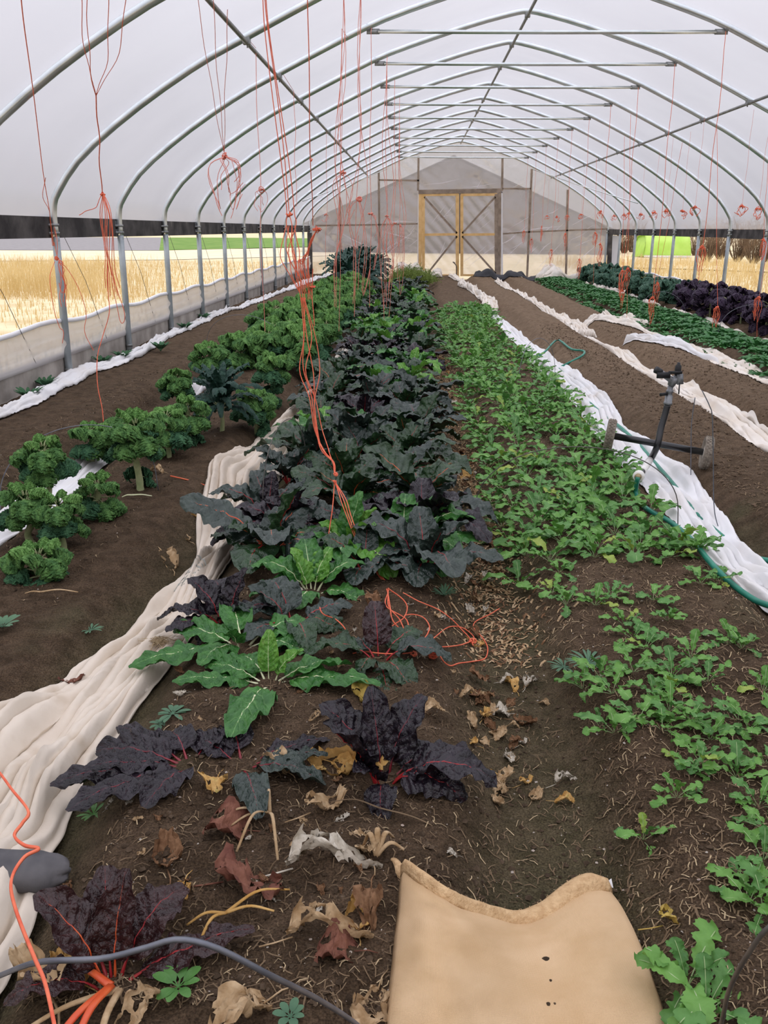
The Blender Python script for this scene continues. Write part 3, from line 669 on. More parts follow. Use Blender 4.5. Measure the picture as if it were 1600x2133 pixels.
# sandbag under the near end of the cream strip
def sandbag():
    c = gp(48, 1815, .10); n, k = 20, 20
    th, ph_ = np.meshgrid(np.linspace(0, PI, n), np.arange(k) * 2 * PI / k, indexing='ij')
    r = 1 + .30 * (fbm(th * 3, ph_ * 1.5, 3, 3) - .5) 
    sg = lambda a, e: np.sign(a) * np.abs(a) ** e
    Xb = .12 * r * sg(np.cos(th), .7); Yb = .055 * r * np.sin(th) ** .7 * np.cos(ph_); Zb = .042 * r * np.sin(th) ** .7 * np.sin(ph_)
    o = obj('sandbag', mk_mesh('sandbag', np.stack([Xb, Yb, Zb], -1), gridf(n, k, True), [M['sandbag']]), None, (c.x - .03, c.y, c.z), (0, .12, .15))
    tag(o, 'dark grey sandbag weighing down the cream row cover', 'sandbag')
sandbag()
# faded stencilled letters printed on the cream strip
def stencil():
    cu = bpy.data.curves.new('print', 'FONT'); cu.body = 'NOB'; cu.size = .15; cu.align_x = 'CENTER'; cu.align_y = 'CENTER'; cu.resolution_u = 4
    tmp = bpy.data.objects.new('tmp', cu); col.objects.link(tmp); bpy.context.view_layer.update()
    me = tmp.evaluated_get(bpy.context.evaluated_depsgraph_get()).to_mesh(); V = np.array([v.co for v in me.vertices]); Fc = [tuple(p.vertices) for p in me.polygons]
    tmp.to_mesh_clear(); bpy.data.objects.remove(tmp); c0 = gp(424, 1212, .05); B = CL[rcB.name]; nr_, nc_ = B.shape[:2]
    i0 = int(np.argmin(np.abs(B[:, nc_ // 2, 1] - c0.y))); dy = float(np.linalg.norm(B[i0 + 1, nc_ // 2, :2] - B[i0, nc_ // 2, :2])); dx = float(np.linalg.norm(B[i0, -1, :2] - B[i0, 0, :2])) / (nc_ - 1)
    import bmesh
    bm = bmesh.new(); vs = [bm.verts.new((v[0], v[1], 0)) for v in V]
    for f in Fc:
        try: bm.faces.new([vs[i] for i in f])
        except ValueError: pass
    for _ in range(3):
        bmesh.ops.triangulate(bm, faces=bm.faces[:]); bmesh.ops.subdivide_edges(bm, edges=[e for e in bm.edges if e.calc_length() > .008], cuts=1)
    bmesh.ops.triangulate(bm, faces=bm.faces[:])
    m = bpy.data.meshes.new('print')
    for v in bm.verts:
        fi = i0 + v.co.x / .022; fj = (nc_ - 1) * .46 - v.co.y / dx * .8; i, j = int(fi), int(min(max(fj, 0), nc_ - 2)); a_, b_ = fi - i, fj - j
        P = (B[i, j] * (1 - b_) + B[i, j + 1] * b_) * (1 - a_) + (B[i + 1, j] * (1 - b_) + B[i + 1, j + 1] * b_) * a_
        n_ = np.cross(B[i, j + 1] - B[i, j], B[i + 1, j] - B[i, j]); n_ /= np.linalg.norm(n_); n_ *= math.copysign(1, n_[2]); v.co = P + n_ * .0035
    bm.to_mesh(m); bm.free(); m.materials.append(mat('faded_ink', (.36, .38, .36), (.52, .52, .48), 30, .95, .05))
    obj('print', m, rcB)
stencil()
# tuft of loose fibre on the cream strip
def fibre(u, v, n, r, lab):
    B = CL[rcB.name].reshape(-1, 3); c = gp(u, v, .05); c.z = float(B[np.argmin((B[:, 0] - c.x) ** 2 + (B[:, 1] - c.y) ** 2), 2]) + .006; ps = []
    for i in range(n):
        a = random.uniform(0, 2 * PI); b = a + random.uniform(-1.5, 1.5); r1, r2 = random.uniform(.2, 1) * r, random.uniform(.2, 1) * r
        p = [(r1 * math.cos(a) * 1.6, r1 * math.sin(a), random.uniform(-.01, .02)), (random.uniform(-.4, .4) * r, random.uniform(-.4, .4) * r, random.uniform(.0, .03)), (r2 * math.cos(b) * 1.6, r2 * math.sin(b), random.uniform(-.01, .02))]
        ps.append(tube(smoothpts(p, 7), .0006, 3, False))
    o = part('fibre_tuft', join(ps), M['straw']); o.location = c
    tag(o, lab, 'fibre', None, 'stuff')
fibre(335, 1352, 90, .06, 'frayed golden fibres on the cream row cover')

# ================================================================== BURLAP SACK
def sack():
    top = np.array([(838, 1806), (870, 1830), (915, 1862), (960, 1888), (1020, 1908), (1080, 1922), (1130, 1906), (1185, 1866), (1228, 1846), (1272, 1852)], float)
    rt = [(1272, 1852), (1305, 1895), (1335, 1955), (1362, 2030), (1388, 2120), (1402, 2260), (1410, 2420)]
    lf = [(838, 1806), (832, 1870), (826, 1930), (818, 2010), (808, 2100), (796, 2240), (785, 2420)]
    n, k = 44, 44
    tp = smoothpts(np.c_[top, np.zeros(len(top))], n)[:, :2]; R_ = smoothpts([(a, b, 0) for a, b in rt], k)[:, :2]; L_ = smoothpts([(a, b, 0) for a, b in lf], k)[:, :2]
    s = np.linspace(0, 1, n); V = np.zeros((k, n, 3)); uv = np.zeros((k, n, 2))
    for j in range(k):
        t = j / (k - 1); base = L_[j][None] * (1 - s[:, None]) + R_[j][None] * s[:, None]
        dev = (tp - (tp[0][None] * (1 - s[:, None]) + tp[-1][None] * s[:, None])) * (1 - t) ** 1.6
        px = base + dev
        for i in range(n):
            e = 1 - abs(2 * s[i] - 1) ** 5
            zz = .025 + .075 * e * (.55 + .45 * math.sin(PI * min(1, .25 + t * .8))) + .016 * float(fbm(s[i] * 5, t * 4, 2, 77) - .5) * e
            if t < .1: zz -= .03 * (1 - t / .1) * e * .6
            p = gp(px[i][0], px[i][1], zz)
            V[j, i] = p; uv[j, i] = (s[i] * .62, t * .75)
    t_ = empty('burlap_sack', V[k // 2, n // 2] * np.array([1, 1, 0]) + np.array([0, 0, .05])); o0 = np.array(t_.location)
    zs = hz(V[..., 0], V[..., 1]); V[:, 0, 2] = zs[:, 0] + .004; V[:, -1, 2] = zs[:, -1] + .004
    bd = obj('sack_front', mk_mesh('sack_front', V - o0, gridf(k, n), [M['burlap']], uv=uv.reshape(-1, 2)), t_)
    bd.modifiers.new('thickness', 'SOLIDIFY').thickness = .004
    Vb = V.copy(); Vb[..., 2] = hz(V[..., 0], V[..., 1]) + .006
    obj('sack_back', mk_mesh('sack_back', Vb - o0, gridf(k, n), [M['burlap']], uv=uv.reshape(-1, 2)), t_)
    # folded hem along the mouth, wider towards the right where it flops open
    E_ = V[0] - o0; wd = np.interp(s, [0, .5, .75, .9, 1], [.012, .016, .034, .030, .010]); rows = []
    for j in range(9):
        a = j / 8
        q = E_.copy(); q[:, 1] += wd * (.75 - a * 1.9) + .003 * (fbm(s * 40, s * 0 + j, 2, 5) - .5); q[:, 2] += .006 + .016 * math.sin(PI * (.12 + .88 * a)) + .003 * (fbm(s * 18, s * 0 + j * .6, 2, 8) - .5)
        rows.append(q)
    hm = obj('hem', mk_mesh('hem', np.array(rows), gridf(9, n), [M['burlap_hem']]), t_)
    hm.modifiers.new('thickness', 'SOLIDIFY').thickness = .004
    fr_ = []
    for i in range(170):
        a = random.random(); b = E_[min(n - 1, int(a * (n - 1)))] + np.array([random.uniform(-.004, .004), .75 * np.interp(a, s, wd) - .004, .008])
        d = np.array([random.uniform(-.006, .006), random.uniform(.006, .016), random.uniform(-.003, .004)])
        fr_.append(tube([b, b + d * .5 + [0, 0, .002], b + d], .0011, 3, False))
    part('fringe', join(fr_), M['burlap_hem'], hm)
    tl = np.array(gp(822, 1793, .012)) - o0; e0 = E_[0]
    part('frayed_corner', tube(smoothpts([e0 + [.03, -.02, .005], e0, (e0 + tl) / 2 + [0, 0, .004], tl, tl + [-.008, .004, 0]], 12), np.interp(np.linspace(0, 1, 12), [0, .5, 1], [.016, .010, .003]), 6), M['burlap_hem'], hm)
    lb = np.array(gp(1262, 1846, .03)) - o0
    part('white_tag', (np.array([lb + [-.02, .0, 0], lb + [.016, -.004, .0], lb + [.014, .012, .012], lb + [.004, .006, .008], lb + [-.004, .016, .014], lb + [-.012, .012, .01]]), [(0, 1, 2, 3), (0, 3, 4, 5)]), M['white_sheet'], t_)
    for (u, v, r) in [(1157, 2014, .008), (1157, 2055, .0035), (1153, 2092, .005), (1162, 2096, .003)]:
        s0 = np.interp(u, [820, 1375], [0, 1]); jj = int(np.argmin(np.abs(V[:, int(s0 * (n - 1)), 1] - gp(u, v, .09).y)))
        c = V[jj, int(s0 * (n - 1))] - o0
        a = np.linspace(0, 2 * PI, 10)[:-1]; ring = np.stack([c[0] + r * np.cos(a) * (1 + .2 * np.sin(3 * a)), c[1] + r * np.sin(a), 0 * a + c[2] + .0035], 1)
        part('soil_speck', (np.vstack([ring, [[c[0], c[1], c[2] + .006]]]), [(i, (i + 1) % 9, 9) for i in range(9)]), M['clod'], t_)
    tag(t_, 'tan burlap sack lying open with frayed folded hem', 'sack')
sack()

# ================================================================== LEAF MESHES
def centreline(L, a0, a1, n, p=1.0):
    t = np.linspace(0, 1, n); ang = np.radians(a0 + (a1 - a0) * t ** p)
    d = np.stack([0 * ang, np.cos(ang), np.sin(ang)], 1); C = np.zeros((n, 3)); C[1:] = np.cumsum(.5 * (d[1:] + d[:-1]) * (L / (n - 1)), 0)
    nr = np.stack([0 * ang, -np.sin(ang), np.cos(ang)], 1)
    return C, d, nr
def chard_shape(seed, L=.42, fs=.20, W=.095, a0=72, a1=-20, cup=.3, ruf=.009, puck=.019, nu=34, nv=19, roll=0.0, p=1.0):
    r = np.random.default_rng(seed); C, d, nr = centreline(L, a0, a1, 40, p)
    tt = np.linspace(0, 1, 40); tb = np.linspace(fs, 1, nu); s = (tb - fs) / (1 - fs)
    ip = lambda A: np.stack([np.interp(tb, tt, A[:, k]) for k in range(3)], 1)
    Cb, nb = ip(C), ip(nr)
    w = W * (np.sin(PI * np.clip(s, 0, 1) ** .66 * .985 + .012) ** .52) * (1 - .10 * s); w[0] = .014
    v = np.linspace(-1, 1, nv)[None]; S_ = s[:, None]
    k = 7.5; ph0 = r.uniform(0, 6)
    q = np.abs(np.sin(PI * (k * (S_ - .22 * np.abs(v)) + .3 * (fbm(S_ * 4, v * 3, 2, seed) - .5))))
    pk = puck * (q - .5) * np.minimum(1, 4 * np.abs(v)) * (1 - .5 * np.abs(v) ** 3)
    ru = ruf * np.abs(v) ** 2.2 * (1.6 * np.sin(2 * PI * (2.6 * S_ + .35 * np.sign(v)) + ph0) + .7 * np.sin(2 * PI * 6.1 * S_ + 2 * ph0 * np.sign(v)))
    wav = .014 * (fbm(S_ * 3.5, v * 2, 2, seed + 50) - .5) * 2 + .010 * (fbm(S_ * 13, v * 5, 2, seed + 90) - .5) * 2
    ww = w[:, None] * (1 + .09 * (fbm(S_ * 5, np.sign(v) * 4 + 0 * S_, 2, seed + 3) - .5) * np.abs(v))
    off = cup * np.abs(v) ** 1.7 * w[:, None] + (pk + ru + wav) * np.minimum(1, w[:, None] / W * 1.3)
    lat = ww * v * np.cos(cup * np.abs(v) * .9)
    tw = roll * S_
    V = Cb[:, None, :] + lat[..., None] * np.array([1, 0, 0]) * np.cos(tw)[..., None] + (off + lat * np.sin(tw))[..., None] * nb[:, None, :]
    side = .10 * L * (r.uniform(-1, 1)) * S_ ** 2
    V[..., 0] += side
    bl = (V.reshape(-1, 3), gridf(nu, nv), np.stack([v + 0 * S_, S_ + 0 * v], -1).reshape(-1, 2)); o0_ = off[:, nv // 2]
    # stalk and midrib
    ts = np.linspace(0, fs + (1 - fs) * .82, 26); Cs = np.stack([np.interp(ts, tt, C[:, k_]) for k_ in range(3)], 1); ns_ = np.stack([np.interp(ts, tt, nr[:, k_]) for k_ in range(3)], 1)
    ss = np.clip((ts - fs) / (1 - fs), 0, 1); Cs[:, 0] += .10 * L * 0 + np.interp(ss, s, side[:, 0])
    R_ = np.interp(ts, [0, fs * .5, fs, 1], [.0095, .0075, .0046, .0006]); Cs = Cs + ns_ * (np.where(ts > fs, np.interp(ss, s, o0_), 0) * np.clip((ts - fs) / .05, 0, 1) - .0012)[:, None]
    return bl, tube(Cs, R_, 6, True, .62)
CHM = {}
SH = [dict(a0=78, a1=10, cup=.35), dict(a0=70, a1=-25, cup=.2), dict(a0=60, a1=-50, cup=.1), dict(a0=50, a1=-30, cup=-.1), dict(a0=82, a1=45, cup=.5), dict(a0=66, a1=-10, cup=-.25, roll=.6), dict(a0=64, a1=-70, cup=-.2, roll=-.5), dict(a0=40, a1=-45, cup=.15),
      dict(a0=14, a1=-22, cup=-.12, fs=.15), dict(a0=22, a1=-32, cup=.1, fs=.15, roll=.4)]
chs = [chard_shape(100 + i, L=.36 + .03 * (i % 3), W=.088 + .014 * (i % 2) - .018 * (i >= 8), **s_) for i, s_ in enumerate(SH)]
def chard_mesh(i, bm, sm):
    key = (i, bm, sm)
    if key not in CHM:
        (bv, bf, bu), (sv, sf) = chs[i]
        CHM[key] = (mk_mesh('leaf', bv, bf, [M[bm]], uv=bu), mk_mesh('stalk', sv, sf, [M[sm]]))
    return CHM[key]
def add_leaf(pl, i, bm, sm, yaw, sc_=1.0, tilt=0.0, off=(0, 0, 0), lab=None):
    a, b = chard_mesh(i, bm, sm)
    o = obj('leaf', a, pl, off, (tilt, 0, yaw), sc_); obj('stalk', b, o)
    return o
GA = 2.39996
def chard(x, y, kind, size=1.0, n=9, label='', group=None, spread=0, seed=None, dz=0.0):
    r = random.Random(seed if seed is not None else int(x * 971 + y * 313))
    pl = empty('swiss_chard', (x, y, h1(x, y) - .01 + dz), (0, 0, r.uniform(0, 6.28)))
    n += 2
    pal = {'dark': [('ch_dark', 'st_maroon')] * 3 + [('ch_dark', 'st_red')], 'brown': [('ch_brown', 'st_red')] * 2 + [('ch_dark', 'st_red')], 'dg': [('ch_dg', 'st_red'), ('ch_dg', 'st_maroon'), ('ch_slate', 'st_maroon'), ('ch_dg', 'st_maroon')],
           'dgo': [('ch_dg', 'st_orange'), ('ch_slate', 'st_orange'), ('ch_dg', 'st_red')], 'green': [('ch_green', 'st_pale')] * 3 + [('ch_light', 'st_pale')], 'slate': [('ch_slate', 'st_maroon'), ('ch_slate', 'st_red')]}[kind]
    for k in range(n):
        inner = k / max(1, n - 1)
        if inner < .3: sh = r.choice([0, 4, 0, 1])
        elif inner < .7: sh = r.choice([1, 5, 3, 0])
        else: sh = r.choice([2, 3, 6, 7]) if not spread else r.choice([8, 9, 7])
        bm, sm = r.choice(pal)
        if kind == 'green' and inner < .25: bm = 'ch_light'
        s_ = size * (.62 + .38 * min(1, inner * 1.6)) * r.uniform(.85, 1.12)
        a = k * GA + r.uniform(-.35, .35)
        add_leaf(pl, sh, bm, sm, a, s_, r.uniform(-.12, .12), (-.015 * math.sin(a) * size, .015 * math.cos(a) * size, 0))
    tag(pl, label, 'chard', group)
    return pl
LB = {'dark': 'purple black chard plant crowded in the dense chard row', 'dg': 'dark green red stalked chard plant crowded in the dense chard row', 'dgo': 'dark green orange stalked chard plant crowded in the dense chard row', 'green': 'bright green pale ribbed chard plant crowded in the dense chard row', 'slate': 'slate green chard plant crowded in the dense chard row'}
# nearest plants set one by one
def chp(u, v, kind, size, n, label, spread=0, seed=1, face=None):
    p = gp(u, v); pl = chard(p.x, p.y, kind, size, n, label, None, spread, seed)
    return pl
# a plant whose leaves are given one by one: (shape, yaw in degrees 0 = away from the path end, 180 = towards the sack, 90 = towards kale, size)
def hand(u, v, label, leaves, dz=0.0):
    p = gp(u, v); pl = empty('swiss_chard', (p.x, p.y, p.z - .01 + dz))
    for (i, yaw, s_, bm, sm, tilt) in leaves:
        a = math.radians(yaw); add_leaf(pl, i, bm, sm, a, s_, math.radians(tilt), (-.02 * math.sin(a), .02 * math.cos(a), 0))
    tag(pl, label, 'chard'); return pl
D_, R_, G_ = 'ch_dark', 'st_red', 'ch_green'
hand(800, 1628, 'glossy purple black chard with red ribs beside the golden dead leaf', [(0, 62, .72, D_, R_, 0), (4, 110, .62, D_, R_, -8), (4, 20, .62, D_, 'st_maroon', -6), (0, -30, .70, D_, 'st_maroon', 0), (2, -95, .74, D_, R_, 0), (6, -110, .66, D_, R_, 0), (6, 175, .5, D_, 'st_maroon', 0), (0, 150, .45, D_, R_, 0), (3, -60, .6, D_, 'st_maroon', 0)])
hand(395, 1590, 'sprawling purple black chard flattened on the bare soil', [(8, 110, .78, D_, 'st_maroon', 6), (9, 85, .70, D_, 'st_maroon', 8), (8, 140, .78, D_, 'st_maroon', 12), (9, 170, .6, D_, 'st_maroon', 14), (8, 60, .62, D_, 'st_maroon', 10), (7, 30, .5, D_, 'st_maroon', 0), (9, -20, .5, D_, 'st_maroon', 10), (8, 118, .6, D_, 'st_maroon', 20)])
hand(505, 1590, 'small purple black chard drooping beside the sprawling one', [(8, -60, .55, D_, 'st_maroon', 8), (9, -110, .66, 'ch_slate', 'st_maroon', 10), (8, -160, .66, 'ch_slate', 'st_maroon', 14), (7, 20, .5, D_, 'st_maroon', 0), (9, 60, .5, D_, 'st_maroon', 10), (8, -85, .5, 'ch_slate', 'st_maroon', 14)])
hand(560, 1420, 'light green chard with one leaf hanging toward the dark sprawling plant', [(8, 176, .92, G_, 'st_pale', 13), (8, 100, .66, G_, 'st_pale', 10), (8, -95, .80, G_, 'st_pale', 10), (9, -70, .7, G_, 'st_pale', 14), (9, 75, .6, G_, 'st_pale', 12), (4, 10, .42, 'ch_light', 'st_pale', 0), (0, -60, .4, 'ch_light', 'st_pale', 0), (3, 40, .5, G_, 'st_pale', 0)])
hand(505, 1345, 'deep green chard behind the light green one at the cream cover edge', [(8, 115, .85, G_, 'st_pale', 4), (9, 75, .72, G_, 'st_pale', 10), (3, -60, .7, G_, 'st_pale', 0), (2, 20, .66, G_, 'st_pale', 0), (7, -100, .66, G_, 'st_pale', 0), (0, 160, .5, G_, 'st_pale', 0), (3, 150, .6, G_, 'st_pale', 0)])
hand(790, 1372, 'dark green red stalked chard beside the tangled twine', [(2, 95, .62, 'ch_dg', R_, 0), (6, 50, .55, 'ch_slate', R_, 0), (3, -40, .6, 'ch_dg', R_, 0), (2, -95, .6, 'ch_slate', R_, 0), (7, -150, .55, 'ch_dg', R_, 0), (6, 150, .45, 'ch_dg', R_, 0), (0, 10, .6, 'ch_brown', R_, 0), (8, -170, .6, 'ch_dg', R_, 0)])
hand(470, 1300, 'crinkled purple chard leaning over the cream row cover', [(0, 60, .62, D_, R_, 0), (2, 90, .62, D_, R_, 0), (3, 120, .6, D_, 'st_maroon', 0), (1, 20, .66, D_, 'st_maroon', 0), (4, -30, .55, D_, R_, 0), (6, 150, .5, D_, R_, 0), (1, -80, .5, D_, R_, 0)])
hand(612, 1300, 'slate green chard with broad leaves behind the deep green one', [(2, 90, .7, 'ch_slate', R_, 0), (3, 140, .66, 'ch_slate', R_, 0), (2, -160, .62, 'ch_dg', R_, 0), (1, 30, .7, 'ch_slate', R_, 0), (3, -60, .66, 'ch_slate', R_, 0), (0, 80, .6, 'ch_slate', R_, 0), (6, -110, .6, 'ch_dg', R_, 0), (7, 180, .6, 'ch_dg', R_, 0)])
hand(650, 1235, 'bright green chard with pale upright ribs below the slate leaves', [(0, 15, .74, G_, 'st_pale', -6), (1, 75, .72, G_, 'st_pale', 0), (2, 110, .62, G_, 'st_pale', 0), (1, -60, .66, G_, 'st_pale', 0), (3, 170, .6, G_, 'st_pale', 0), (0, -20, .6, 'ch_light', 'st_pale', 0), (7, -110, .6, G_, 'st_pale', 0), (4, 60, .5, 'ch_light', 'st_pale', 0)])
hand(560, 1075, 'dark chard with ruffled leaves and a red base over the cream cover', [(1, 85, .85, 'ch_slate', R_, 0), (2, 70, .8, 'ch_dg', R_, 0), (0, 30, .8, 'ch_slate', R_, 0), (5, -30, .75, 'ch_slate', R_, 0), (3, 110, .6, 'ch_slate', R_, 0), (4, 0, .6, D_, R_, 0)])
hand(840, 1140, 'large sprawling green chard with crinkled leaves at the path edge', [(1, -80, .95, G_, 'st_pale', 0), (3, -100, .95, G_, 'st_pale', 0), (2, -130, .9, G_, 'st_pale', 0), (7, -150, .9, 'ch_green', 'st_pale', 0), (3, -50, .9, G_, 'st_pale', 0), (1, 60, .8, G_, 'st_pale', 0), (2, 120, .8, 'ch_dg', 'st_pale', 0), (0, 0, .8, G_, 'st_pale', 0), (5, -20, .85, G_, 'st_pale', 0), (2, 170, .75, 'ch_dg', R_, 0)])
hand(760, 1190, 'slate leaved chard tucked beside the sprawling green one', [(2, -120, .7, 'ch_slate', R_, 0), (3, 170, .65, 'ch_slate', R_, 0), (1, 60, .7, 'ch_dg', R_, 0), (2, 110, .6, 'ch_slate', R_, 0), (0, 0, .65, 'ch_slate', R_, 0), (3, -60, .6, 'ch_dg', R_, 0)])
hand(232, 2050, 'maroon black chard with orange red stalks beside the near wire hoop', [(0, 20, .60, 'ch_brown', 'st_red', 0), (0, 70, .62, 'ch_brown', 'st_orange', 4), (1, -30, .58, 'ch_brown', 'st_red', 0), (2, 40, .50, 'ch_brown', 'st_red', 0), (4, 0, .52, 'ch_brown', 'st_orange', 0), (8, -62, .62, 'ch_brown', 'st_red', 12), (2, 110, .46, 'ch_brown', 'st_red', 0)])
# the dense row
rows = []
y = 3.55
r0 = random.Random(5)
while y < 22.6:
    for x in (-.62, -.30, .00):
        rows.append((x + r0.uniform(-.07, .07), y + r0.uniform(-.1, .1), r0.choice(['dark', 'dg', 'dg', 'slate', 'green', 'green', 'dgo'])))
    y += .34 + .012 * y
taken = [gp(*p) for p in [(560, 1075), (840, 1140), (760, 1190), (650, 1235), (470, 1300), (612, 1300)]]
for (x, y, k) in rows:
    if any((x - t.x) ** 2 + (y - t.y) ** 2 < .035 for t in taken): continue
    if y > 8 and x > -.2: k = random.choice(['dg', 'green', 'dg', 'dark'])
    chard(x, y, k, random.uniform(.86, 1.12), 10 if y < 9 else 8, LB[k], 'chard in the dense row')

# ---- curly kale
def curly_leaf(seed, L=.25, fs=.24, W=.075, a0=55, a1=-75, nu=72, nv=29, lob=.09):
    r = np.random.default_rng(seed); C, d, nr = centreline(L, a0, a1, 40, .9); tt = np.linspace(0, 1, 40)
    tb = np.linspace(fs, 1, nu); s = (tb - fs) / (1 - fs); ip = lambda A: np.stack([np.interp(tb, tt, A[:, k]) for k in range(3)], 1)
    Cb, nb, db = ip(C), ip(nr), ip(d)
    w = W * np.sin(PI * np.clip(s, 0, 1) ** .7 * .95 + .05) ** .42 * (1 + lob * np.sin(2 * PI * 2.2 * s + r.uniform(0, 6)))
    v = np.linspace(-1, 1, nv)[None]; S_ = s[:, None]; av = np.abs(v); sg = np.sign(v)
    p1, p2, p3, p4 = r.uniform(0, 6, 4)
    k = W / .075
    f1 = np.sin(2 * PI * (6.5 * S_) + p1 + 1.7 * sg + 2.2 * av); f2 = np.sin(2 * PI * (12 * S_) + p2 * sg - 5 * av); f3 = fbm(S_ * 17, v * 8 + 9, 2, seed) - .5; f4 = np.sin(2 * PI * 23 * S_ + p4 + 9 * v)
    off = k * (.010 * av * f1 + .011 * av * f2 + .020 * f3 * np.minimum(1, av * 3) + .006 * av * f4 - .048 * av ** 2.0)
    lat = w[:, None] * (v * (1 - .16 * av * av)) + k * (.010 * av * np.cos(2 * PI * 12 * S_ + p3 + 3 * av) * sg + .006 * (fbm(S_ * 30, v * 9, 2, seed + 4) - .5))
    along = k * (.013 * av * np.sin(2 * PI * 9 * S_ + p3 + 2 * sg + 5 * av) + .008 * (fbm(S_ * 22, v * 9 + 40, 2, seed + 8) - .5))
    V = Cb[:, None] + lat[..., None] * np.array([1, 0, 0]) + off[..., None] * nb[:, None] + along[..., None] * db[:, None]
    bl = (V.reshape(-1, 3), gridf(nu, nv))
    ts = np.linspace(0, fs + .04, 6); Cs = np.stack([np.interp(ts, tt, C[:, q]) for q in range(3)], 1)
    st = tube(Cs, np.linspace(.0055, .0035, 6), 5)
    nb_ = len(bl[0]); V2 = np.vstack([bl[0], st[0]]); F2 = [tuple(f) for f in bl[1]] + [tuple(int(i) + nb_ for i in f) for f in st[1]]
    return V2, F2, [0] * len(bl[1]) + [1] * len(st[1])
KSH = [curly_leaf(300 + i, a0=a0, a1=a1, L=L_, W=w_) for i, (a0, a1, L_, w_) in enumerate([(48, -70, .25, .090), (32, -80, .24, .095), (15, -60, .23, .088), (66, -30, .20, .078), (80, 20, .14, .058), (42, -55, .22, .095)])]
KM = {}
def kale_mesh(i, m):
    if (i, m) not in KM:
        V, Fc, mi = KSH[i]; KM[(i, m)] = mk_mesh('leaf', V, Fc, [M[m], M['kale_stem']], mi=mi)
    return KM[(i, m)]
def kale(x, y, hgt, size, n, label, group=None, pal=('kale', 'kale_d', 'kale_l'), lean=(0, 0), stemr=.016, seed=0, low=0, bare=True):
    r = random.Random(seed); z0 = h1(x, y)
    pl = empty('kale_plant', (x, y, z0 - .015))
    if hgt > 0:
        P = [(lean[0] * .5 + r.uniform(-.01, .01), lean[1] * .5, -.02), (lean[0] * -.2, lean[1] * -.2, hgt * .25), (lean[0] * .1 + r.uniform(-.015, .015), r.uniform(-.01, .01), hgt * .6), (0, 0, hgt), (0, 0, hgt + .025)]
        P = smoothpts(P, 16); R_ = np.interp(np.linspace(0, 1, 16), [0, .15, .9, 1], [stemr * 1.25, stemr, stemr * .8, stemr * .4]) * (1 + .07 * np.sin(np.arange(16) * 2.4))
        part('stem', tube(P, R_, 8), M['kale_stem'], pl)
    for k in range(n):
        f = k / max(1, n - 1)
        a = k * GA + r.uniform(-.3, .3)
        if f < .22: i, m, z = r.choice([3, 4, 4]), pal[2], hgt + .045
        elif f < .6: i, m, z = r.choice([0, 5, 3]), pal[0], hgt + .02
        else: i, m, z = r.choice([1, 2, 0]), r.choice([pal[1], pal[1], pal[0]]), hgt - .02 - .04 * r.random()
        obj('leaf', kale_mesh(i, m), pl, (-.008 * math.sin(a), .008 * math.cos(a), z), (r.uniform(-.15, .15), 0, a), size * r.uniform(.82, 1.12) * (.85 if f < .22 else 1))
    for k in range(low):
        a = r.uniform(0, 6.28)
        obj('leaf', kale_mesh(r.choice([1, 2]), pal[1]), pl, (0, 0, hgt * r.uniform(.25, .6)), (-.2, 0, a), size * r.uniform(.7, .9))
    tag(pl, label, 'kale', group); return pl
def kp(u, v, hpx, size, n, label, **k):
    p = gp(u, v); d = math.hypot(p.x, p.y); hgt = hpx * (p.y * .953 + .42) / F * 1.2
    return kale(p.x, p.y, hgt, size, n, label, seed=int(u * 7 + v), **k)
kp(85, 1200, 28, 0.74, 15, 'low star shaped curly kale beside the dry twig')
kp(64, 1130, 74, 0.68, 16, 'curly kale on a slanting bare stalk behind the low star shaped one', lean=(.05, 0))
kp(132, 1142, 72, 0.65, 14, 'curly kale on a short bare stalk with one hanging leaf', low=1)
kp(108, 1100, 135, 0.68, 16, 'tallest curly kale on a curved bare stalk over the pinkish cover', lean=(.06, 0))
kp(209, 1080, 52, 0.65, 15, 'curly kale on a stout knobbly stalk beside the pruned yellow stubs', stemr=.02)
kp(196, 978, 60, 0.79, 18, 'curly kale with wide head above the pinkish cover edge', lean=(.03, 0))
kp(292, 1020, 108, 0.81, 19, 'upright curly kale on a thick scarred stalk with low leaves', stemr=.02, low=3)
kp(352, 950, 62, 0.81, 19, 'broad curly kale crowded behind the thick stalked one', low=2)
kp(268, 935, 50, 0.77, 18, 'curly kale with dense head on the far edge by the bare soil bed', low=1)
kp(395, 925, 60, 0.84, 20, 'dense curly kale beside the dark lacinato', low=3)
kp(535, 905, 62, 0.84, 20, 'curly kale drooping to the soil past the dark lacinato', low=4)
kp(372, 850, 50, 0.81, 20, 'rounded curly kale head beside the bare bed', low=3)
kp(440, 810, 62, 0.89, 19, 'hoop shaped curly kale head above the white scrap', low=2)
kp(570, 838, 66, 0.9, 21, 'curly kale with a hanging skirt of leaves near the cream cover', low=4)
r1 = random.Random(9); y = 8.9
while y < 19.5:
    for x in (-1.72, -1.42, -1.14):
        if x > -1.2 and 9.5 < y < 11.5 and r1.random() < .5: continue
        kale(x + r1.uniform(-.08, .08), y + r1.uniform(-.12, .12), r1.uniform(.20, .34), r1.uniform(1.15, 1.4), 13, 'leafy curly kale crowded in the dense far half of the kale bed', 'curly kale in the far half of the bed', seed=r1.randint(0, 9999), low=2)
    y += .42 + .01 * y

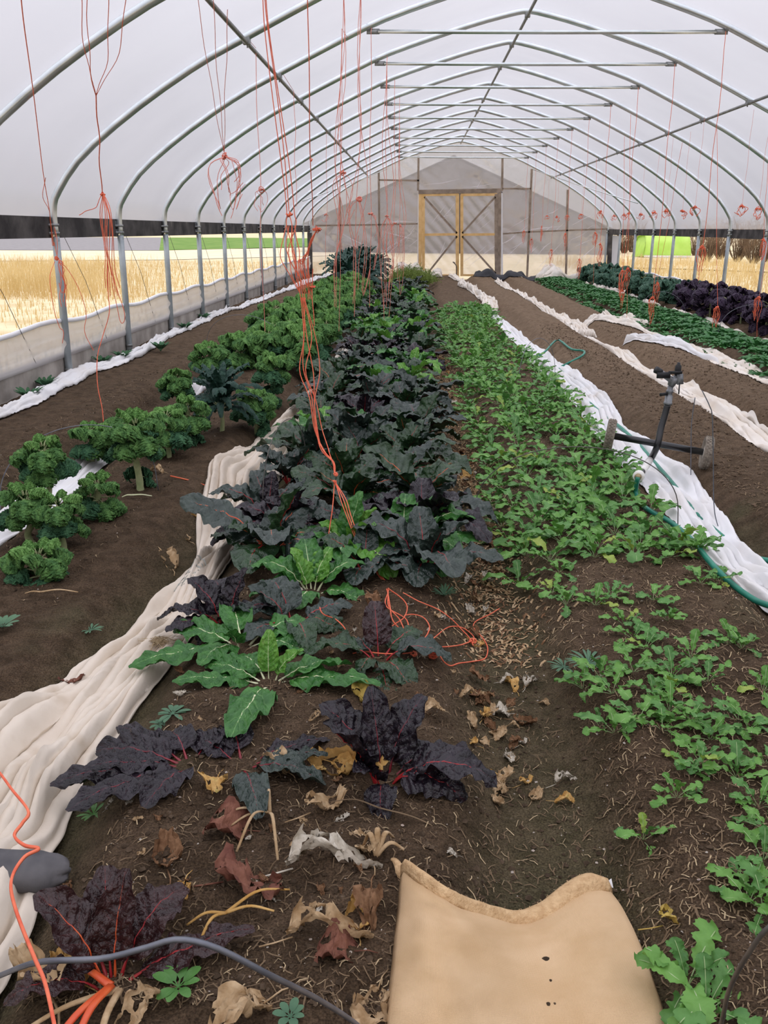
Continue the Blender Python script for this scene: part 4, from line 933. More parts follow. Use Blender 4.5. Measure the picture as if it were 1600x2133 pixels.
# ---- lacinato kale
def lac_leaf(seed, L=.36, W=.030, a0=70, a1=-50, nu=26, nv=9):
    C, d, nr = centreline(L, a0, a1, 40, 1.3); tt = np.linspace(0, 1, 40); tb = np.linspace(.12, 1, nu); s = (tb - .12) / .88
    ip = lambda A: np.stack([np.interp(tb, tt, A[:, k]) for k in range(3)], 1); Cb, nb = ip(C), ip(nr)
    w = W * np.sin(PI * s ** .8 * .96 + .04) ** .45; v = np.linspace(-1, 1, nv)[None]; S_ = s[:, None]
    off = .010 * (fbm(S_ * 22, v * 3, 2, seed) - .5) * 2 - .5 * W * np.abs(v) ** 2 + .006 * np.abs(v) * np.sin(40 * S_ + 2 * np.sign(v))
    V = Cb[:, None] + (w[:, None] * v)[..., None] * np.array([1, 0, 0]) + off[..., None] * nb[:, None]
    st = tube(C[::2][:5], np.linspace(.005, .0035, 5), 5); n0 = nu * nv
    return np.vstack([V.reshape(-1, 3), st[0]]), [tuple(f) for f in gridf(nu, nv)] + [tuple(int(i) + n0 for i in f) for f in st[1]], [0] * ((nu - 1) * (nv - 1)) + [1] * len(st[1])
LAC = []
for i, (a0, a1, L_) in enumerate([(80, 20, .34), (72, -30, .38), (55, -60, .38), (35, -75, .34), (84, 50, .26)]):
    V, Fc, mi = lac_leaf(500 + i, L_, .030 + .004 * (i % 2), a0, a1); LAC.append(mk_mesh('leaf', V, Fc, [M['lacinato'], M['kale_stem']], mi=mi))
def lacinato(x, y, hgt, size, n, label, group=None, seed=0):
    r = random.Random(seed); pl = empty('lacinato_kale', (x, y, h1(x, y) - .015))
    part('stem', tube(smoothpts([(0, 0, -.02), (.01, 0, hgt * .5), (0, 0, hgt + .05)], 8), np.linspace(.018, .010, 8), 7), M['kale_stem'], pl)
    for k in range(n):
        f = k / (n - 1); a = k * GA
        i = r.choice([4, 0]) if f < .25 else r.choice([0, 1]) if f < .6 else r.choice([2, 3, 2])
        obj('leaf', LAC[i], pl, (0, 0, hgt + .04 - .10 * f), (r.uniform(-.12, .12), 0, a + r.uniform(-.2, .2)), size * r.uniform(.85, 1.1))
    tag(pl, label, 'kale', group); return pl
p = gp(462, 898); lacinato(p.x, p.y, .20, .92, 46, 'single dark lacinato kale fountain among the curly kale', None, 3)
r1 = random.Random(19); y = 20.2
while y < 26.6:
    for x in (-1.75, -1.40, -1.05):
        lacinato(x + r1.uniform(-.08, .08), y + r1.uniform(-.1, .1), r1.uniform(.28, .42) + .02 * (y - 20), 1.4, 22, 'dark lacinato kale massed at the far end of the kale bed', 'lacinato kale by the end wall', r1.randint(0, 9999))
    y += .75

# ---- right bed: purple curly kale and blue green kale
r1 = random.Random(29); y = 9.6
while y < 17.4:
    for x in (4.92, 5.26):
        kale(x + r1.uniform(-.1, .1), y + r1.uniform(-.12, .12), r1.uniform(.30, .42), r1.uniform(1.35, 1.6), 14, 'purple curly kale crowded along the right side curtain', 'purple kale in the right bed', pal=('purple', 'purple', 'purple'), seed=r1.randint(0, 9999), low=3)
    y += .62
y = 17.9
while y < 27.2:
    for x in (4.92, 5.26):
        kale(x + r1.uniform(-.1, .1), y + r1.uniform(-.15, .15), r1.uniform(.22, .36), r1.uniform(1.4, 1.7), 14, 'blue green kale massed in the far end of the right bed', 'blue green kale in the right bed', pal=('bluekale', 'bluekale', 'bluekale'), seed=r1.randint(0, 9999), low=3)
    y += .72

# ---- arugula
def aru_leaf(seed, L=.15, fs=.30, W=.026, a0=55, a1=-10, nu=36, nv=7, lobed=1.0):
    r = np.random.default_rng(seed); C, d, nr = centreline(L, a0, a1, 40); tt = np.linspace(0, 1, 40)
    tb = np.linspace(fs, 1, nu); s = (tb - fs) / (1 - fs); ip = lambda A: np.stack([np.interp(tb, tt, A[:, k]) for k in range(3)], 1); Cb, nb = ip(C), ip(nr)
    base = (.30 + .70 * s ** .8) * np.sqrt(np.clip(1 - ((s - .72) / .285) ** 2, 0, 1)) if False else np.where(s < .7, .34 + .66 * (s / .7) ** 1.2, np.sqrt(np.clip(1 - ((s - .7) / .3) ** 2, .02, 1)))
    v = np.linspace(-1, 1, nv)[None]; S_ = s[:, None]
    lobe = 1 - lobed * .55 * np.clip(np.sin(2 * PI * 3.3 * S_ + r.uniform(0, 1) + .9 * np.sign(v)), -.2, 1) * (S_ < .72)
    w = W * base[:, None] * lobe * (1 + .10 * np.sin(2 * PI * 11 * S_ + 3 * np.sign(v) + seed) * np.abs(v) + .25 * (fbm(S_ * 9, np.sign(v) * 4, 2, seed + 7) - .5))
    off = .22 * W * np.abs(v) ** 1.5 + .006 * np.abs(v) * np.sin(14 * S_ + 2 * np.sign(v) + seed) + .008 * (fbm(S_ * 6, v * 2.5, 2, seed) - .5)
    V = Cb[:, None] + (w * v)[..., None] * np.array([1, 0, 0]) + off[..., None] * nb[:, None]; V[..., 0] += r.uniform(-.02, .02) * S_ ** 2
    st = tube(np.vstack([C[:int(40 * fs)][::3], Cb[::4]]) + np.array([0, 0, .0008]), .0014, 4)
    n0 = nu * nv; return np.vstack([V.reshape(-1, 3), st[0]]), [tuple(f) for f in gridf(nu, nv)] + [tuple(int(i) + n0 for i in f) for f in st[1]], [0] * ((nu - 1) * (nv - 1)) + [1] * len(st[1])
AR = {}
for i, (a0, a1, W_, lo_) in enumerate([(62, 5, .028, 1), (48, -15, .030, .8), (35, -30, .027, 1), (75, 30, .024, .5), (25, -20, .030, .9), (55, -30, .034, .15)]):
    V, Fc, mi = aru_leaf(600 + i, .15 + .01 * (i % 3), .30, W_, a0, a1, lobed=lo_)
    for m in ('aru', 'aru_d', 'aru_y'): AR[(i, m)] = mk_mesh('leaf', V, Fc, [M[m], M['aru_rib']], mi=mi)
def arugula(x, y, size, n, label, group, seed):
    r = random.Random(seed); pl = empty('arugula_plant', (x, y, h1(x, y) - .006), (0, 0, r.uniform(0, 6.28)))
    for k in range(n):
        f = k / max(1, n - 1); i = r.choice([3, 0]) if f < .25 else r.choice([0, 1, 5]) if f < .65 else r.choice([1, 2, 4])
        m = r.choices(['aru', 'aru_d', 'aru_y'], [6, 4, .35])[0]; a = k * GA + r.uniform(-.4, .4)
        obj('leaf', AR[(i, m)], pl, (0, 0, 0), (r.uniform(-.2, .2), 0, a), size * r.uniform(.75, 1.2))
    tag(pl, label, 'arugula', group)
near = [(1150, 1235), (1180, 1260), (1240, 1262), (1165, 1195), (1050, 1165), (1270, 1250), (1360, 1250), (1300, 1300), (1390, 1290), (1460, 1215), (1500, 1210), (1320, 1330), (1345, 1350), (1545, 1350), (1520, 1340), (1250, 1410), (1275, 1450), (1320, 1400), (1215, 1435), (1400, 1410), (1440, 1370), (1330, 1500), (1395, 1480), (1440, 1500), (1250, 1510), (1280, 1525), (1460, 1590), (1430, 1605), (1560, 1520), (1540, 1500), (1590, 1440), (1535, 1620), (1410, 1660), (1340, 1750), (1580, 1680), (1590, 1790), (1560, 1880), (1430, 2060), (1470, 2110), (1595, 1590), (1590, 1895), (1400, 1440), (1475, 1420), (1360, 1450), (1480, 1540), (1380, 1520), (1600, 1730)]
for i, (u, v) in enumerate(near):
    q = gp(u, v); small = (u, v) in ((1340, 1750), (1250, 1510), (1430, 1605)); big = v > 2000
    lab = 'small arugula seedling alone near the bed edge' if small else 'arugula plant growing right beside the burlap sack' if big else 'loose arugula plant with bare soil around it'
    arugula(q.x, q.y, .5 if small else .82 if big else .60, 6 if small else 8, lab, 'arugula at the thin end of the bed', i)
r1 = random.Random(39); cnt = 0; y = 3.55
while y < 16.2:
    st = .155 + .008 * y
    x = .50
    while x < 1.30:
        xx, yy = x + r1.uniform(-.06, .06), y + r1.uniform(-.06, .06)
        dens = 1.0 - .8 * math.exp(-((xx - 1.06) ** 2 / .02 + (yy - 9.0) ** 2 / 3.0)) - .55 * math.exp(-((xx - .8) ** 2 / .03 + (yy - 5.4) ** 2 / .3)) - .5 * math.exp(-((xx - 1.15) ** 2 / .02 + (yy - 12) ** 2 / 2))
        if yy < 4.2 and xx > 1.25: dens = .3
        if r1.random() < dens:
            arugula(xx, yy, r1.uniform(.72, .98) * (1 + .03 * y), 9, 'arugula plant in the dense part of the bed', 'arugula in the dense part of the bed', r1.randint(0, 99999)); cnt += 1
        x += .135 + .006 * y
    y += st
print('arugula', cnt)

# ---- spinach (single mesh rosettes: far away)
def spin_mesh(seed):
    r = np.random.default_rng(seed); Vs, Fs, o = [], [], 0
    for k in range(44):
        f = k / 43; L = .06 + .04 * r.random(); a0 = 80 - 45 * f; a1 = 10 - 60 * f
        C, d, nr = centreline(L, a0, a1, 7); w = .021 * np.sin(PI * np.linspace(.05, .97, 7) ** .9) ** .7 * (1 + .3 * r.random()); w[:2] = .003
        v = np.array([-1, 0, 1.0])[None]
        V = C[:, None] + (w[:, None] * v)[..., None] * np.array([1, 0, 0]) + (w[:, None] * (.35 * np.abs(v) + .25 * r.uniform(-1, 1) * v))[..., None] * nr[:, None]
        a = k * GA + r.uniform(-.3, .3); c, s = math.cos(a), math.sin(a); V = V.reshape(-1, 3); rad = .13 * math.sqrt(f)
        V = np.stack([V[:, 0] * c - V[:, 1] * s - rad * s, V[:, 0] * s + V[:, 1] * c + rad * c, V[:, 2]], 1)
        Vs.append(V); Fs.append(gridf(7, 3) + o); o += len(V)
    return mk_mesh('spinach_plant', np.concatenate(Vs), np.concatenate(Fs), [M['spin']])
SP = [spin_mesh(700 + i) for i in range(7)]
y = 8.6; cnt = 0
while y < 27.2:
    x = 3.66
    lo_x, hi_x = 3.62 + .05 * math.sin(y), 4.46
    x = lo_x
    while x < hi_x and cnt < 298:
        xx, yy = x + r1.uniform(-.05, .05), y + r1.uniform(-.07, .07)
        if not (abs(yy - 10.6) < .35 and xx < 3.95 and r1.random() < .7):
            o = obj('spinach_plant', r1.choice(SP), None, (xx, yy, h1(xx, yy) - .005), (0, 0, r1.uniform(0, 6.28)), r1.uniform(1.0, 1.3) * (1 + .006 * y)); cnt += 1
            tag(o, 'low deep green spinach plant packed in the long spinach bed', 'spinach', 'spinach in the long bed')
        x += .165 + .0035 * y
    y += .215 + .0095 * y
print('spinach', cnt)
# ---- yellow green fronds at the end of the chard row
def frond_mesh(seed):
    r = np.random.default_rng(seed); ps = []
    for k in range(40):
        a = r.uniform(0, 6.28); L = r.uniform(.3, .5); C, d, nr = centreline(L, r.uniform(60, 88), r.uniform(-20, 60), 6)
        c, s = math.cos(a), math.sin(a); C = np.stack([-C[:, 1] * s, C[:, 1] * c, C[:, 2]], 1); ps.append(tube(C, np.linspace(.005, .002, 6), 3, False))
        for j in range(2, 6):
            for q in range(4):
                e = C[j] + r.uniform(-1, 1, 3) * .07; ps.append(tube([C[j], e], .004, 3, False))
    return join(ps)
FM = [mk_mesh('foliage', *frond_mesh(i), [M['frond']]) for i in (1, 2)]
for i, (x, y) in enumerate([(-.35, 23.3), (-.02, 23.2), (.25, 23.6), (-.3, 24.1), (.05, 24.2), (.3, 24.6), (-.2, 25.0), (.15, 25.2)]):
    o = obj('frond_plant', FM[i % 2], None, (x, y, h1(x, y) - .01), (0, 0, i * 1.3), 1.1)
    tag(o, 'feathery yellow green plant at the far end of the chard row', 'plant', 'feathery plants ending the chard row')

# ================================================================== TWINE
def strand(par, P, r=.0022, n=None, m='twine', wob=.006):
    P = np.array([list(p) for p in P], float); N = n or max(6, int(len(P) * 5)); Q = smoothpts(P, N)
    Q[:, 2] = np.minimum(Q[:, 2], prof_z(Q[:, 0]) - .035)
    t = np.linspace(0, 1, N); ph_ = random.uniform(0, 9)
    env = np.sin(PI * t)[:, None]
    Q = Q + env * wob * np.stack([np.sin(t * 11 + ph_), np.cos(t * 9 + ph_), 0 * t], 1)
    return part('strand', tube(Q, r, 4, False), M[m], par)
def knot(par, c, r=.012, m='twine', n=3):
    c = np.array(c, float); ps = []; r = r * .62
    for i in range(n):
        a = np.linspace(0, 2 * PI, 9); R0 = Matrix.Rotation(random.uniform(0, 3), 3, random.choice('XYZ'))
        P = np.stack([random.uniform(.4, 1.3) * r * np.cos(a), random.uniform(.4, 1.6) * r * np.sin(a), .3 * r * np.sin(2 * a)], 1) @ np.array(R0).T + c
        ps.append(tube(P, min(.0045, r * .22), 4, False))
    return part('knot', join(ps), M[m], par)
def tassel(par, c, L, n, r=.0022, m='twine', spread=.05, loop=.3):
    c = np.array(c, float)
    for i in range(n):
        a = random.uniform(0, 6.28); l = L * random.uniform(.35, 1)
        P = [c, c + [spread * math.cos(a), spread * math.sin(a), -.15 * l], c + [spread * 1.1 * math.cos(a + .4), spread * math.sin(a + .4), -.6 * l], c + [spread * .6 * math.cos(a + .8), spread * .6 * math.sin(a + .8), -l]]
        if random.random() < loop: P.append(c + [spread * 1.4 * math.cos(a + 1.2), spread * 1.2 * math.sin(a + 1.2), -.7 * l])
        strand(par, P, r, 14, m, .012)
def twine(label, group=None): 
    t = empty('twine_bundle'); tag(t, label, 'twine', group); return t
def YY(pts): return [at_y(u, v, y) for u, v, y in pts]
# near the first left post
t = twine('red twine hanging to a knot on the nearest left post')
yp = D1 - .06
strand(t, YY([(40, -60, 4.9), (50, 60, 5.3), (72, 220, 6.4), (92, 360, 7.5), (103, 430, yp), (118, 500, yp - .03), (119, 540, yp - .05)]), .003)
strand(t, YY([(95, 370, 7.6), (90, 410, yp - .25), (101, 440, yp - .15), (108, 480, yp), (118, 530, yp - .04)]), .0025)
knot(t, at_y(118, 538, yp - .05), .03, n=5); tassel(t, np.array(at_y(118, 540, yp - .06)) + [.03, -.03, 0], .42, 6, .003, spread=.04)
strand(t, YY([(122, 545, yp - .06), (140, 560, yp), (165, 600, yp), (178, 650, yp), (176, 690, yp), (195, 730, yp)]), .003)
strand(t, YY([(114, 545, yp - .06), (104, 580, yp - .28), (110, 640, yp - .3), (125, 680, yp - .25), (132, 690, yp - .25), (130, 715, yp - .25)]), .0028)
# second bundle, ends on the kale
t = twine('red twine with four upper strands ending above the wide headed kale')
for u in (168, 182, 226, 268): strand(t, YY([(u, -40, 4.62), ((u + 195) / 2 + (14 if u > 200 else -4), 110, 5.0), (200, 200, 5.4)]), .0019)
strand(t, YY([(200, 195, 5.4), (206, 300, 5.9), (213, 400, 6.38)]), .0034); knot(t, at_y(214, 405, 6.38), .022, n=5)
for i in range(7): strand(t, YY([(214, 400, 6.38), (210 + i * 4, 450, 6.38 - .02 * i), (218 + i * 3, 540, 6.36), (220 + i * 5, 600 + 8 * (i % 3), 6.36)]), .0026)
strand(t, YY([(212, 405, 6.38), (200, 430, 6.36), (180, 440, 6.36), (165, 448, 6.36)]), .0024)
strand(t, YY([(222, 470, 6.36), (226, 600, 6.3), (228, 650, 6.25), (212, 700, 6.2), (203, 740, 6.1), (205, 800, 6.0), (213, 850, 5.9), (217, 905, 5.8)]), .003)
strand(t, YY([(230, 560, 6.36), (255, 640, 6.3), (258, 672, 6.3), (248, 660, 6.3), (235, 600, 6.3)]), .0024)
# third bundle
t = twine('red twine bundle with loops hanging from the second hoop above the curly kale')
for u, v in ((410, -20), (443, -20), (474, 20)): strand(t, YY([(u, v, 6.45), ((u + 466) / 2, 170, 7.2), (467, 318, 8.0)]), .0022, m='twine_f')
knot(t, at_y(468, 325, 8.0), .04, 'twine_f', 4); tassel(t, at_y(468, 326, 8.0), .5, 11, .0028, 'twine_f', .12, .6)
# thin far left strands
def dangle(u0, v0, u1, v1, y, label, tuft=None, r=.0026, group='thin red twine lines hanging over the beds', m='twine_f', doub=0):
    t = twine(label, group); p0 = at_y(u0, v0, y); yh = D1 + round((y - D1) / S) * S; part('upper_strand', tube([(p0.x, yh, float(prof_z(p0.x)) - .02), p0], r, 4, False), M[m], t)
    strand(t, [at_y(u0, v0, y), at_y((u0 + u1) / 2 + random.uniform(-2, 2), (v0 + v1) / 2, y), at_y(u1, v1, y)], r, 12, m, .012)
    for k in range(doub): strand(t, [at_y(u0, v0, y), at_y((u0 + u1) / 2 + random.uniform(-9, 9), (v0 + v1) / 2 + 60, y - .05), at_y(u1 + random.uniform(-9, 9), v1 - random.uniform(0, 90), y)], r, 14, m, .05)
    if tuft: 
        c = at_y(tuft[0], tuft[1], y); knot(t, c, .035, m, 4); tassel(t, c, tuft[2], tuft[3], r, m, .07)
    return t
dangle(533, 100, 552, 690, 8.6, 'thin red twine with small bow above the curly kale edge', (545, 395, .2, 3))
dangle(612, 190, 618, 430, 10.9, 'thin pale red twine between two left hoops')
dangle(716, -20, 700, 640, 7.9, 'doubled red twine reaching down to the crowded kale', (714, 360, .8, 4), .0022, doub=2)
dangle(752, -20, 738, 660, 7.9, 'looped red twine beside the lacinato mass', (748, 415, .8, 4), .0022, doub=2)
dangle(712, 60, 706, 690, 9.2, 'long red twine ending at the kale furrow', None, .0022, doub=1)
dangle(773, 66, 770, 640, 9.95, 'red twine from the cross tie end over the chard', (772, 445, .6, 3))
dangle(806, 130, 805, 640, 11.7, 'bright red twine over the far chard with a wrapped coil', (806, 450, 1.3, 6), .003, doub=2)
dangle(822, 190, 820, 560, 13.6, 'faded red twine near the door hanging in a coil', (823, 465, .9, 4), .003)
dangle(832, 240, 834, 560, 15.4, 'faded red twine pair close to the door jamb', (834, 470, 1.2, 5), .003, doub=2)
dangle(680, 270, 678, 570, 15.2, 'faded single red twine before the end wall', (678, 447, .2, 3))
# big bow hung near the left corner post
t = twine('large red twine bow hanging in front of the left corner post')
strand(t, YY([(640, -40, 7.9), (644, 180, 8.3), (649, 380, 9.0), (652, 470, 9.6)]), .004); knot(t, at_y(648, 333, 8.85), .03, n=3)
knot(t, at_y(660, 478, 9.6), .06, n=8)
for i in range(9): strand(t, YY([(660, 478, 9.6), (648 - i * 2, 500 + 6 * i, 9.55), (640 - 3 * i + 4 * (i % 3), 545, 9.55), (650 - 4 * (i % 4), 600 + 12 * (i % 3), 9.5)]), .0042)
strand(t, YY([(652, 560, 9.55), (650, 600, 9.5), (654, 660, 9.4), (652, 740, 9.3)]), .0045); knot(t, at_y(651, 598, 9.5), .045, n=4)
# main tangle running down into the chard
t = twine('main red twine tangle trailing through the chard onto the path')
up = [(548, -60, 4.5), (553, 40, 4.5), (572, 200, 4.5), (590, 350, 4.5), (600, 440, 4.5)]
for du in (-2, 2, 5): strand(t, YY([(u + du * (1 + v / 300), v, y) for u, v, y in up] + [(604 + du * 3, 470, 4.48), (612 - du * 2, 530, 4.45), (624 + du, 590, 4.42), (631 + du, 640, 4.4)]), .0022, 40)
knot(t, at_y(603, 447, 4.5), .022, n=4)
for i, (a, b, c, d) in enumerate([(631, 622, 650, 660), (640, 648, 652, 667), (648, 640, 660, 668), (657, 662, 655, 666), (634, 628, 648, 664)]):
    strand(t, YY([(628 + 2 * i, 620, 4.42), (a, 700, 4.35), (b, 770, 4.28), (c, 830, 4.2), (d, 900, 4.1), (672 + 5 * (i % 3), 940, 4.0), (692 + 2 * (i % 3), 965, 3.92), (698, 990, 3.85)]), .0023, 40, wob=.012)
for i in range(4): strand(t, YY([(596 + 6 * i, 470, 4.5), (585 + 12 * i, 520, 4.45), (598 + 9 * i, 565, 4.42), (625, 610, 4.42)]), .002, 16)
knot(t, at_y(699, 988, 3.84), .018, n=4); knot(t, at_y(697, 1003, 3.8), .014, n=3)
strand(t, YY([(697, 1000, 3.82), (693, 1060, 3.65), (686, 1120, 3.55), (679, 1200, 3.38), (663, 1252, 3.28)]) + [gp(664, 1268, .05), gp(676, 1277, .05), gp(700, 1283, .04), gp(716, 1305, .03), gp(725, 1325, .01)], .0024, 50)
for i in range(3): strand(t, YY([(699, 1005, 3.8), (710 + 5 * i, 1040, 3.68), (724 + 4 * i, 1075, 3.6), (745 + 5 * i, 1130, 3.5), (772 + 5 * i, 1180, 3.38), (800 + 4 * i, 1222, 3.25)]) + [gp(812 - 6 * i, 1262, .06), gp(820 + 12 * i, 1290, .04), gp(840 + 6 * i, 1315, .02), gp(852 + 3 * i, 1335, .015), gp(862, 1355, .012)], .0023, 60)
strand(t, [gp(*p) for p in [(808, 1225, .12), (830, 1240, .08), (846, 1264, .05), (845, 1285, .03), (822, 1300, .03), (812, 1308, .02)]], .0023, 30)
strand(t, [gp(u, v, .012) for u, v in [(860, 1358), (872, 1340), (893, 1318), (897, 1306), (880, 1288), (860, 1280), (842, 1282)]], .0023, 30)
strand(t, [gp(u, v, .012) for u, v in [(735, 1362), (760, 1357), (800, 1360), (850, 1361), (868, 1356), (895, 1352), (912, 1350)]], .0023, 30)
strand(t, [gp(u, v, .012) for u, v in [(862, 1356), (900, 1330), (935, 1306), (965, 1308), (985, 1330), (965, 1342), (940, 1346), (915, 1348)]], .0023, 40)
strand(t, [gp(u, v, .015) for u, v in [(840, 1235), (870, 1250), (910, 1270), (950, 1300), (975, 1322), (986, 1345)]], .0024, 30)
strand(t, [gp(u, v, .012) for u, v in [(912, 1356), (922, 1376), (936, 1387), (955, 1381), (990, 1376), (1014, 1370), (1018, 1350), (1005, 1330), (985, 1310), (990, 1295), (1020, 1280), (1040, 1268)]], .0024, 50)
knot(t, gp(902, 1358, .02), .026, n=7); knot(t, gp(862, 1360, .015), .015, n=3); knot(t, gp(985, 1335, .015), .018, n=3)
# loose twine by the cream cover in the corner
t = twine('zigzag red twine dropping past the sandbag and the near wire hoop')
strand(t, [at_y(-120, 1200, 1.5), gp(-30, 1585, .45), gp(0, 1605, .44), gp(30, 1645, .42), (gp(63, 1690, .40)), gp(45, 1718, .40), gp(22, 1745, .40), gp(40, 1765, .40), gp(74, 1770, .40), gp(50, 1785, .40), gp(30, 1830, .40), gp(40, 1890, .40), gp(75, 1990, .42), gp(95, 2050, .42), gp(118, 2160, .43)], .0030, 90)

# right side: one line from the right end of every cross tie
for n in range(2, 12):
    y = D1 + (n - 1) * S - .05; z0 = float(prof_z(3.05)) - .06
    zb = [.95, .30, .55, .9, .6, 1.05, .7, 1.2, .9, 1.1][n - 2]
    t = twine('red twine under the cross tie end of the hoop %s from the end wall' % ORD[12 - n], 'twine lines under the cross tie ends')
    strand(t, [(3.05, y, z0), (3.06, y - .01, 2.2), (3.05, y, zb)], .003, 14, 'twine' if n < 6 else 'twine_f', .015)
    knot(t, (3.05, y, zb + .35), .03, 'twine', 5); tassel(t, (3.05, y, zb + .35), .36, 7, .0034, 'twine', .035, .15)
# small bows tied along a line near the right hoops
for i, (u, v, y) in enumerate([(1546, 430, 12.0), (1448, 432, 13.4), (1580, 435, 11.5), (1388, 440, 15.5), (1362, 443, 17.0), (1335, 447, 18.5), (1310, 445, 20.0), (1280, 450, 21.5), (1252, 440, 22.5), (1211, 447, 23.5), (1182, 450, 24.5), (1160, 452, 25.0), (1140, 450, 25.8), (1250, 443, 22), (1300, 448, 20.6), (1422, 440, 14.6)]):
    c = at_y(u, v, y); zt_ = float(prof_z(c.x)) - .03 + rise(y)
    t = twine('short bow of red twine on a thin line near the right hoops', 'small twine bows near the right hoops')
    strand(t, [(c.x, y, zt_), c], .0016, 8, 'twine_f', .01); knot(t, c, .045, 'twine', 5); tassel(t, c, .14, 4, .004, 'twine', .06, .7)
for i, (u, v0, v1, y) in enumerate([(1590, 500, 545, 13.5), (1296, 605, 705, 16.5), (1370, 590, 640, 16.2), (1494, 640, 690, 12.8), (1581, 620, 705, 12.2), (1240, 485, 590, 20.5), (1308, 560, 720, 14.8)]):
    t = twine('red twine tassel hanging low over the right beds', 'low twine tassels over the right beds'); c = at_y(u, v0, y)
    yh = D1 + round((y - D1) / S) * S; strand(t, [(c.x, yh, float(prof_z(c.x)) - .02), (c.x, (y + yh) / 2, c.z * .5 + .5 * float(prof_z(c.x))), c, at_y(u - 4, v1, y)], .0028, 12, 'twine', .012); knot(t, c, .035, 'twine', 6); tassel(t, c, .34, 8, .004, 'twine', .04, .15)
# thin lacing cords across the open left side
for i in range(0, 11):
    y = D1 + (i - 1) * S
    o = part('lacing_cord', tube([(XL - .02, y + .25, 1.37), (XL - .0, y + .65, .95), (XL - .015, y + 1.15, .34)], .0028, 4), M['cord'])
    tag(o, 'thin dark cord laced down the open left side in the bay past hoop %s' % ORD[12 - i], 'cord', 'lacing cords of the left side')

# ================================================================== WIRE HOOPS
def whoop(P, r, label, m='wire'):
    o = part('wire_hoop', tube(smoothpts([list(p) for p in P], 40), r, 6), M[m]); tag(o, label, 'wire hoop', 'wire hoops over the beds')
a = gp(770, 2160)
whoop([gp(-160, 2080, .0), at_z(-60, 2055, .36), at_z(0, 2032, .43), at_z(80, 2004, .50), at_z(210, 1997, .52), at_z(300, 1975, .54), at_z(370, 1957, .555), at_z(450, 1974, .54), at_z(560, 2030, .47), at_z(660, 2080, .34), at_z(745, 2135, .20), gp(800, 2190)], .0042, 'thick grey wire hoop bent over the maroon black chard')
whoop([gp(1470, 2230), at_z(1502, 2133, .22), at_z(1520, 2060, .36), at_z(1560, 1985, .48), at_z(1610, 1925, .55), at_z(1700, 1890, .56), at_z(1840, 1940, .42), gp(1900, 2150)], .0036, 'grey wire hoop rising beside the burlap sack', 'wire_dark')
def arch(u0, v0, u1, v1, top, r, label, m='wire', k=6, skew=0):
    A, B = np.array(gp(u0, v0)), np.array(gp(u1, v1)); P = []
    for i in range(k * 2 + 1):
        t_ = i / (k * 2); w_ = .5 - .5 * math.cos(PI * t_); h_ = math.sin(PI * t_) ** .75
        q = A * (1 - w_) + B * w_; q[2] += h_ * (top + skew * (t_ - .5)); P.append(q)
    whoop(P, r, label, m)
arch(986, 1085, 1412, 1100, .40, .0026, 'thin grey wire hoop arched over the dense arugula beside the sprinkler', 'wire_dark')
arch(2, 1080, 330, 1022, .42, .0026, 'thin grey wire hoop arched over the tall stalked kale')
arch(548, 1090, 640, 1000, .42, .0022, 'thin wire hoop leaning over the cream cover at the dark ruffled chard', 'wire_dark')
arch(1080, 800, 1155, 800, .44, .0024, 'thin wire hoop over the far arugula at the white cover')
arch(430, 735, 605, 760, .46, .0026, 'thin wire hoop over the crowded kale')
arch(1335, 665, 1428, 668, .42, .003, 'thin wire hoop over the spinach edge by the blue green kale')
arch(1495, 700, 1640, 720, .42, .003, 'thin wire hoop over the purple kale edge')
for (u, v, pts, lab) in [(1440, 990, [(1440, 900), (1442, 870), (1448, 828)], 'bent upright wire standing in the soil behind the sprinkler'), (1500, 1110, [(1488, 1060), (1486, 960), (1484, 870), (1478, 845), (1463, 814)], 'hooked upright wire beside the right sprinkler wheel')]:
    b = gp(u, v); whoop([b] + [at_y(x_, y_, b.y) for x_, y_ in pts], .0026, lab, 'wire')

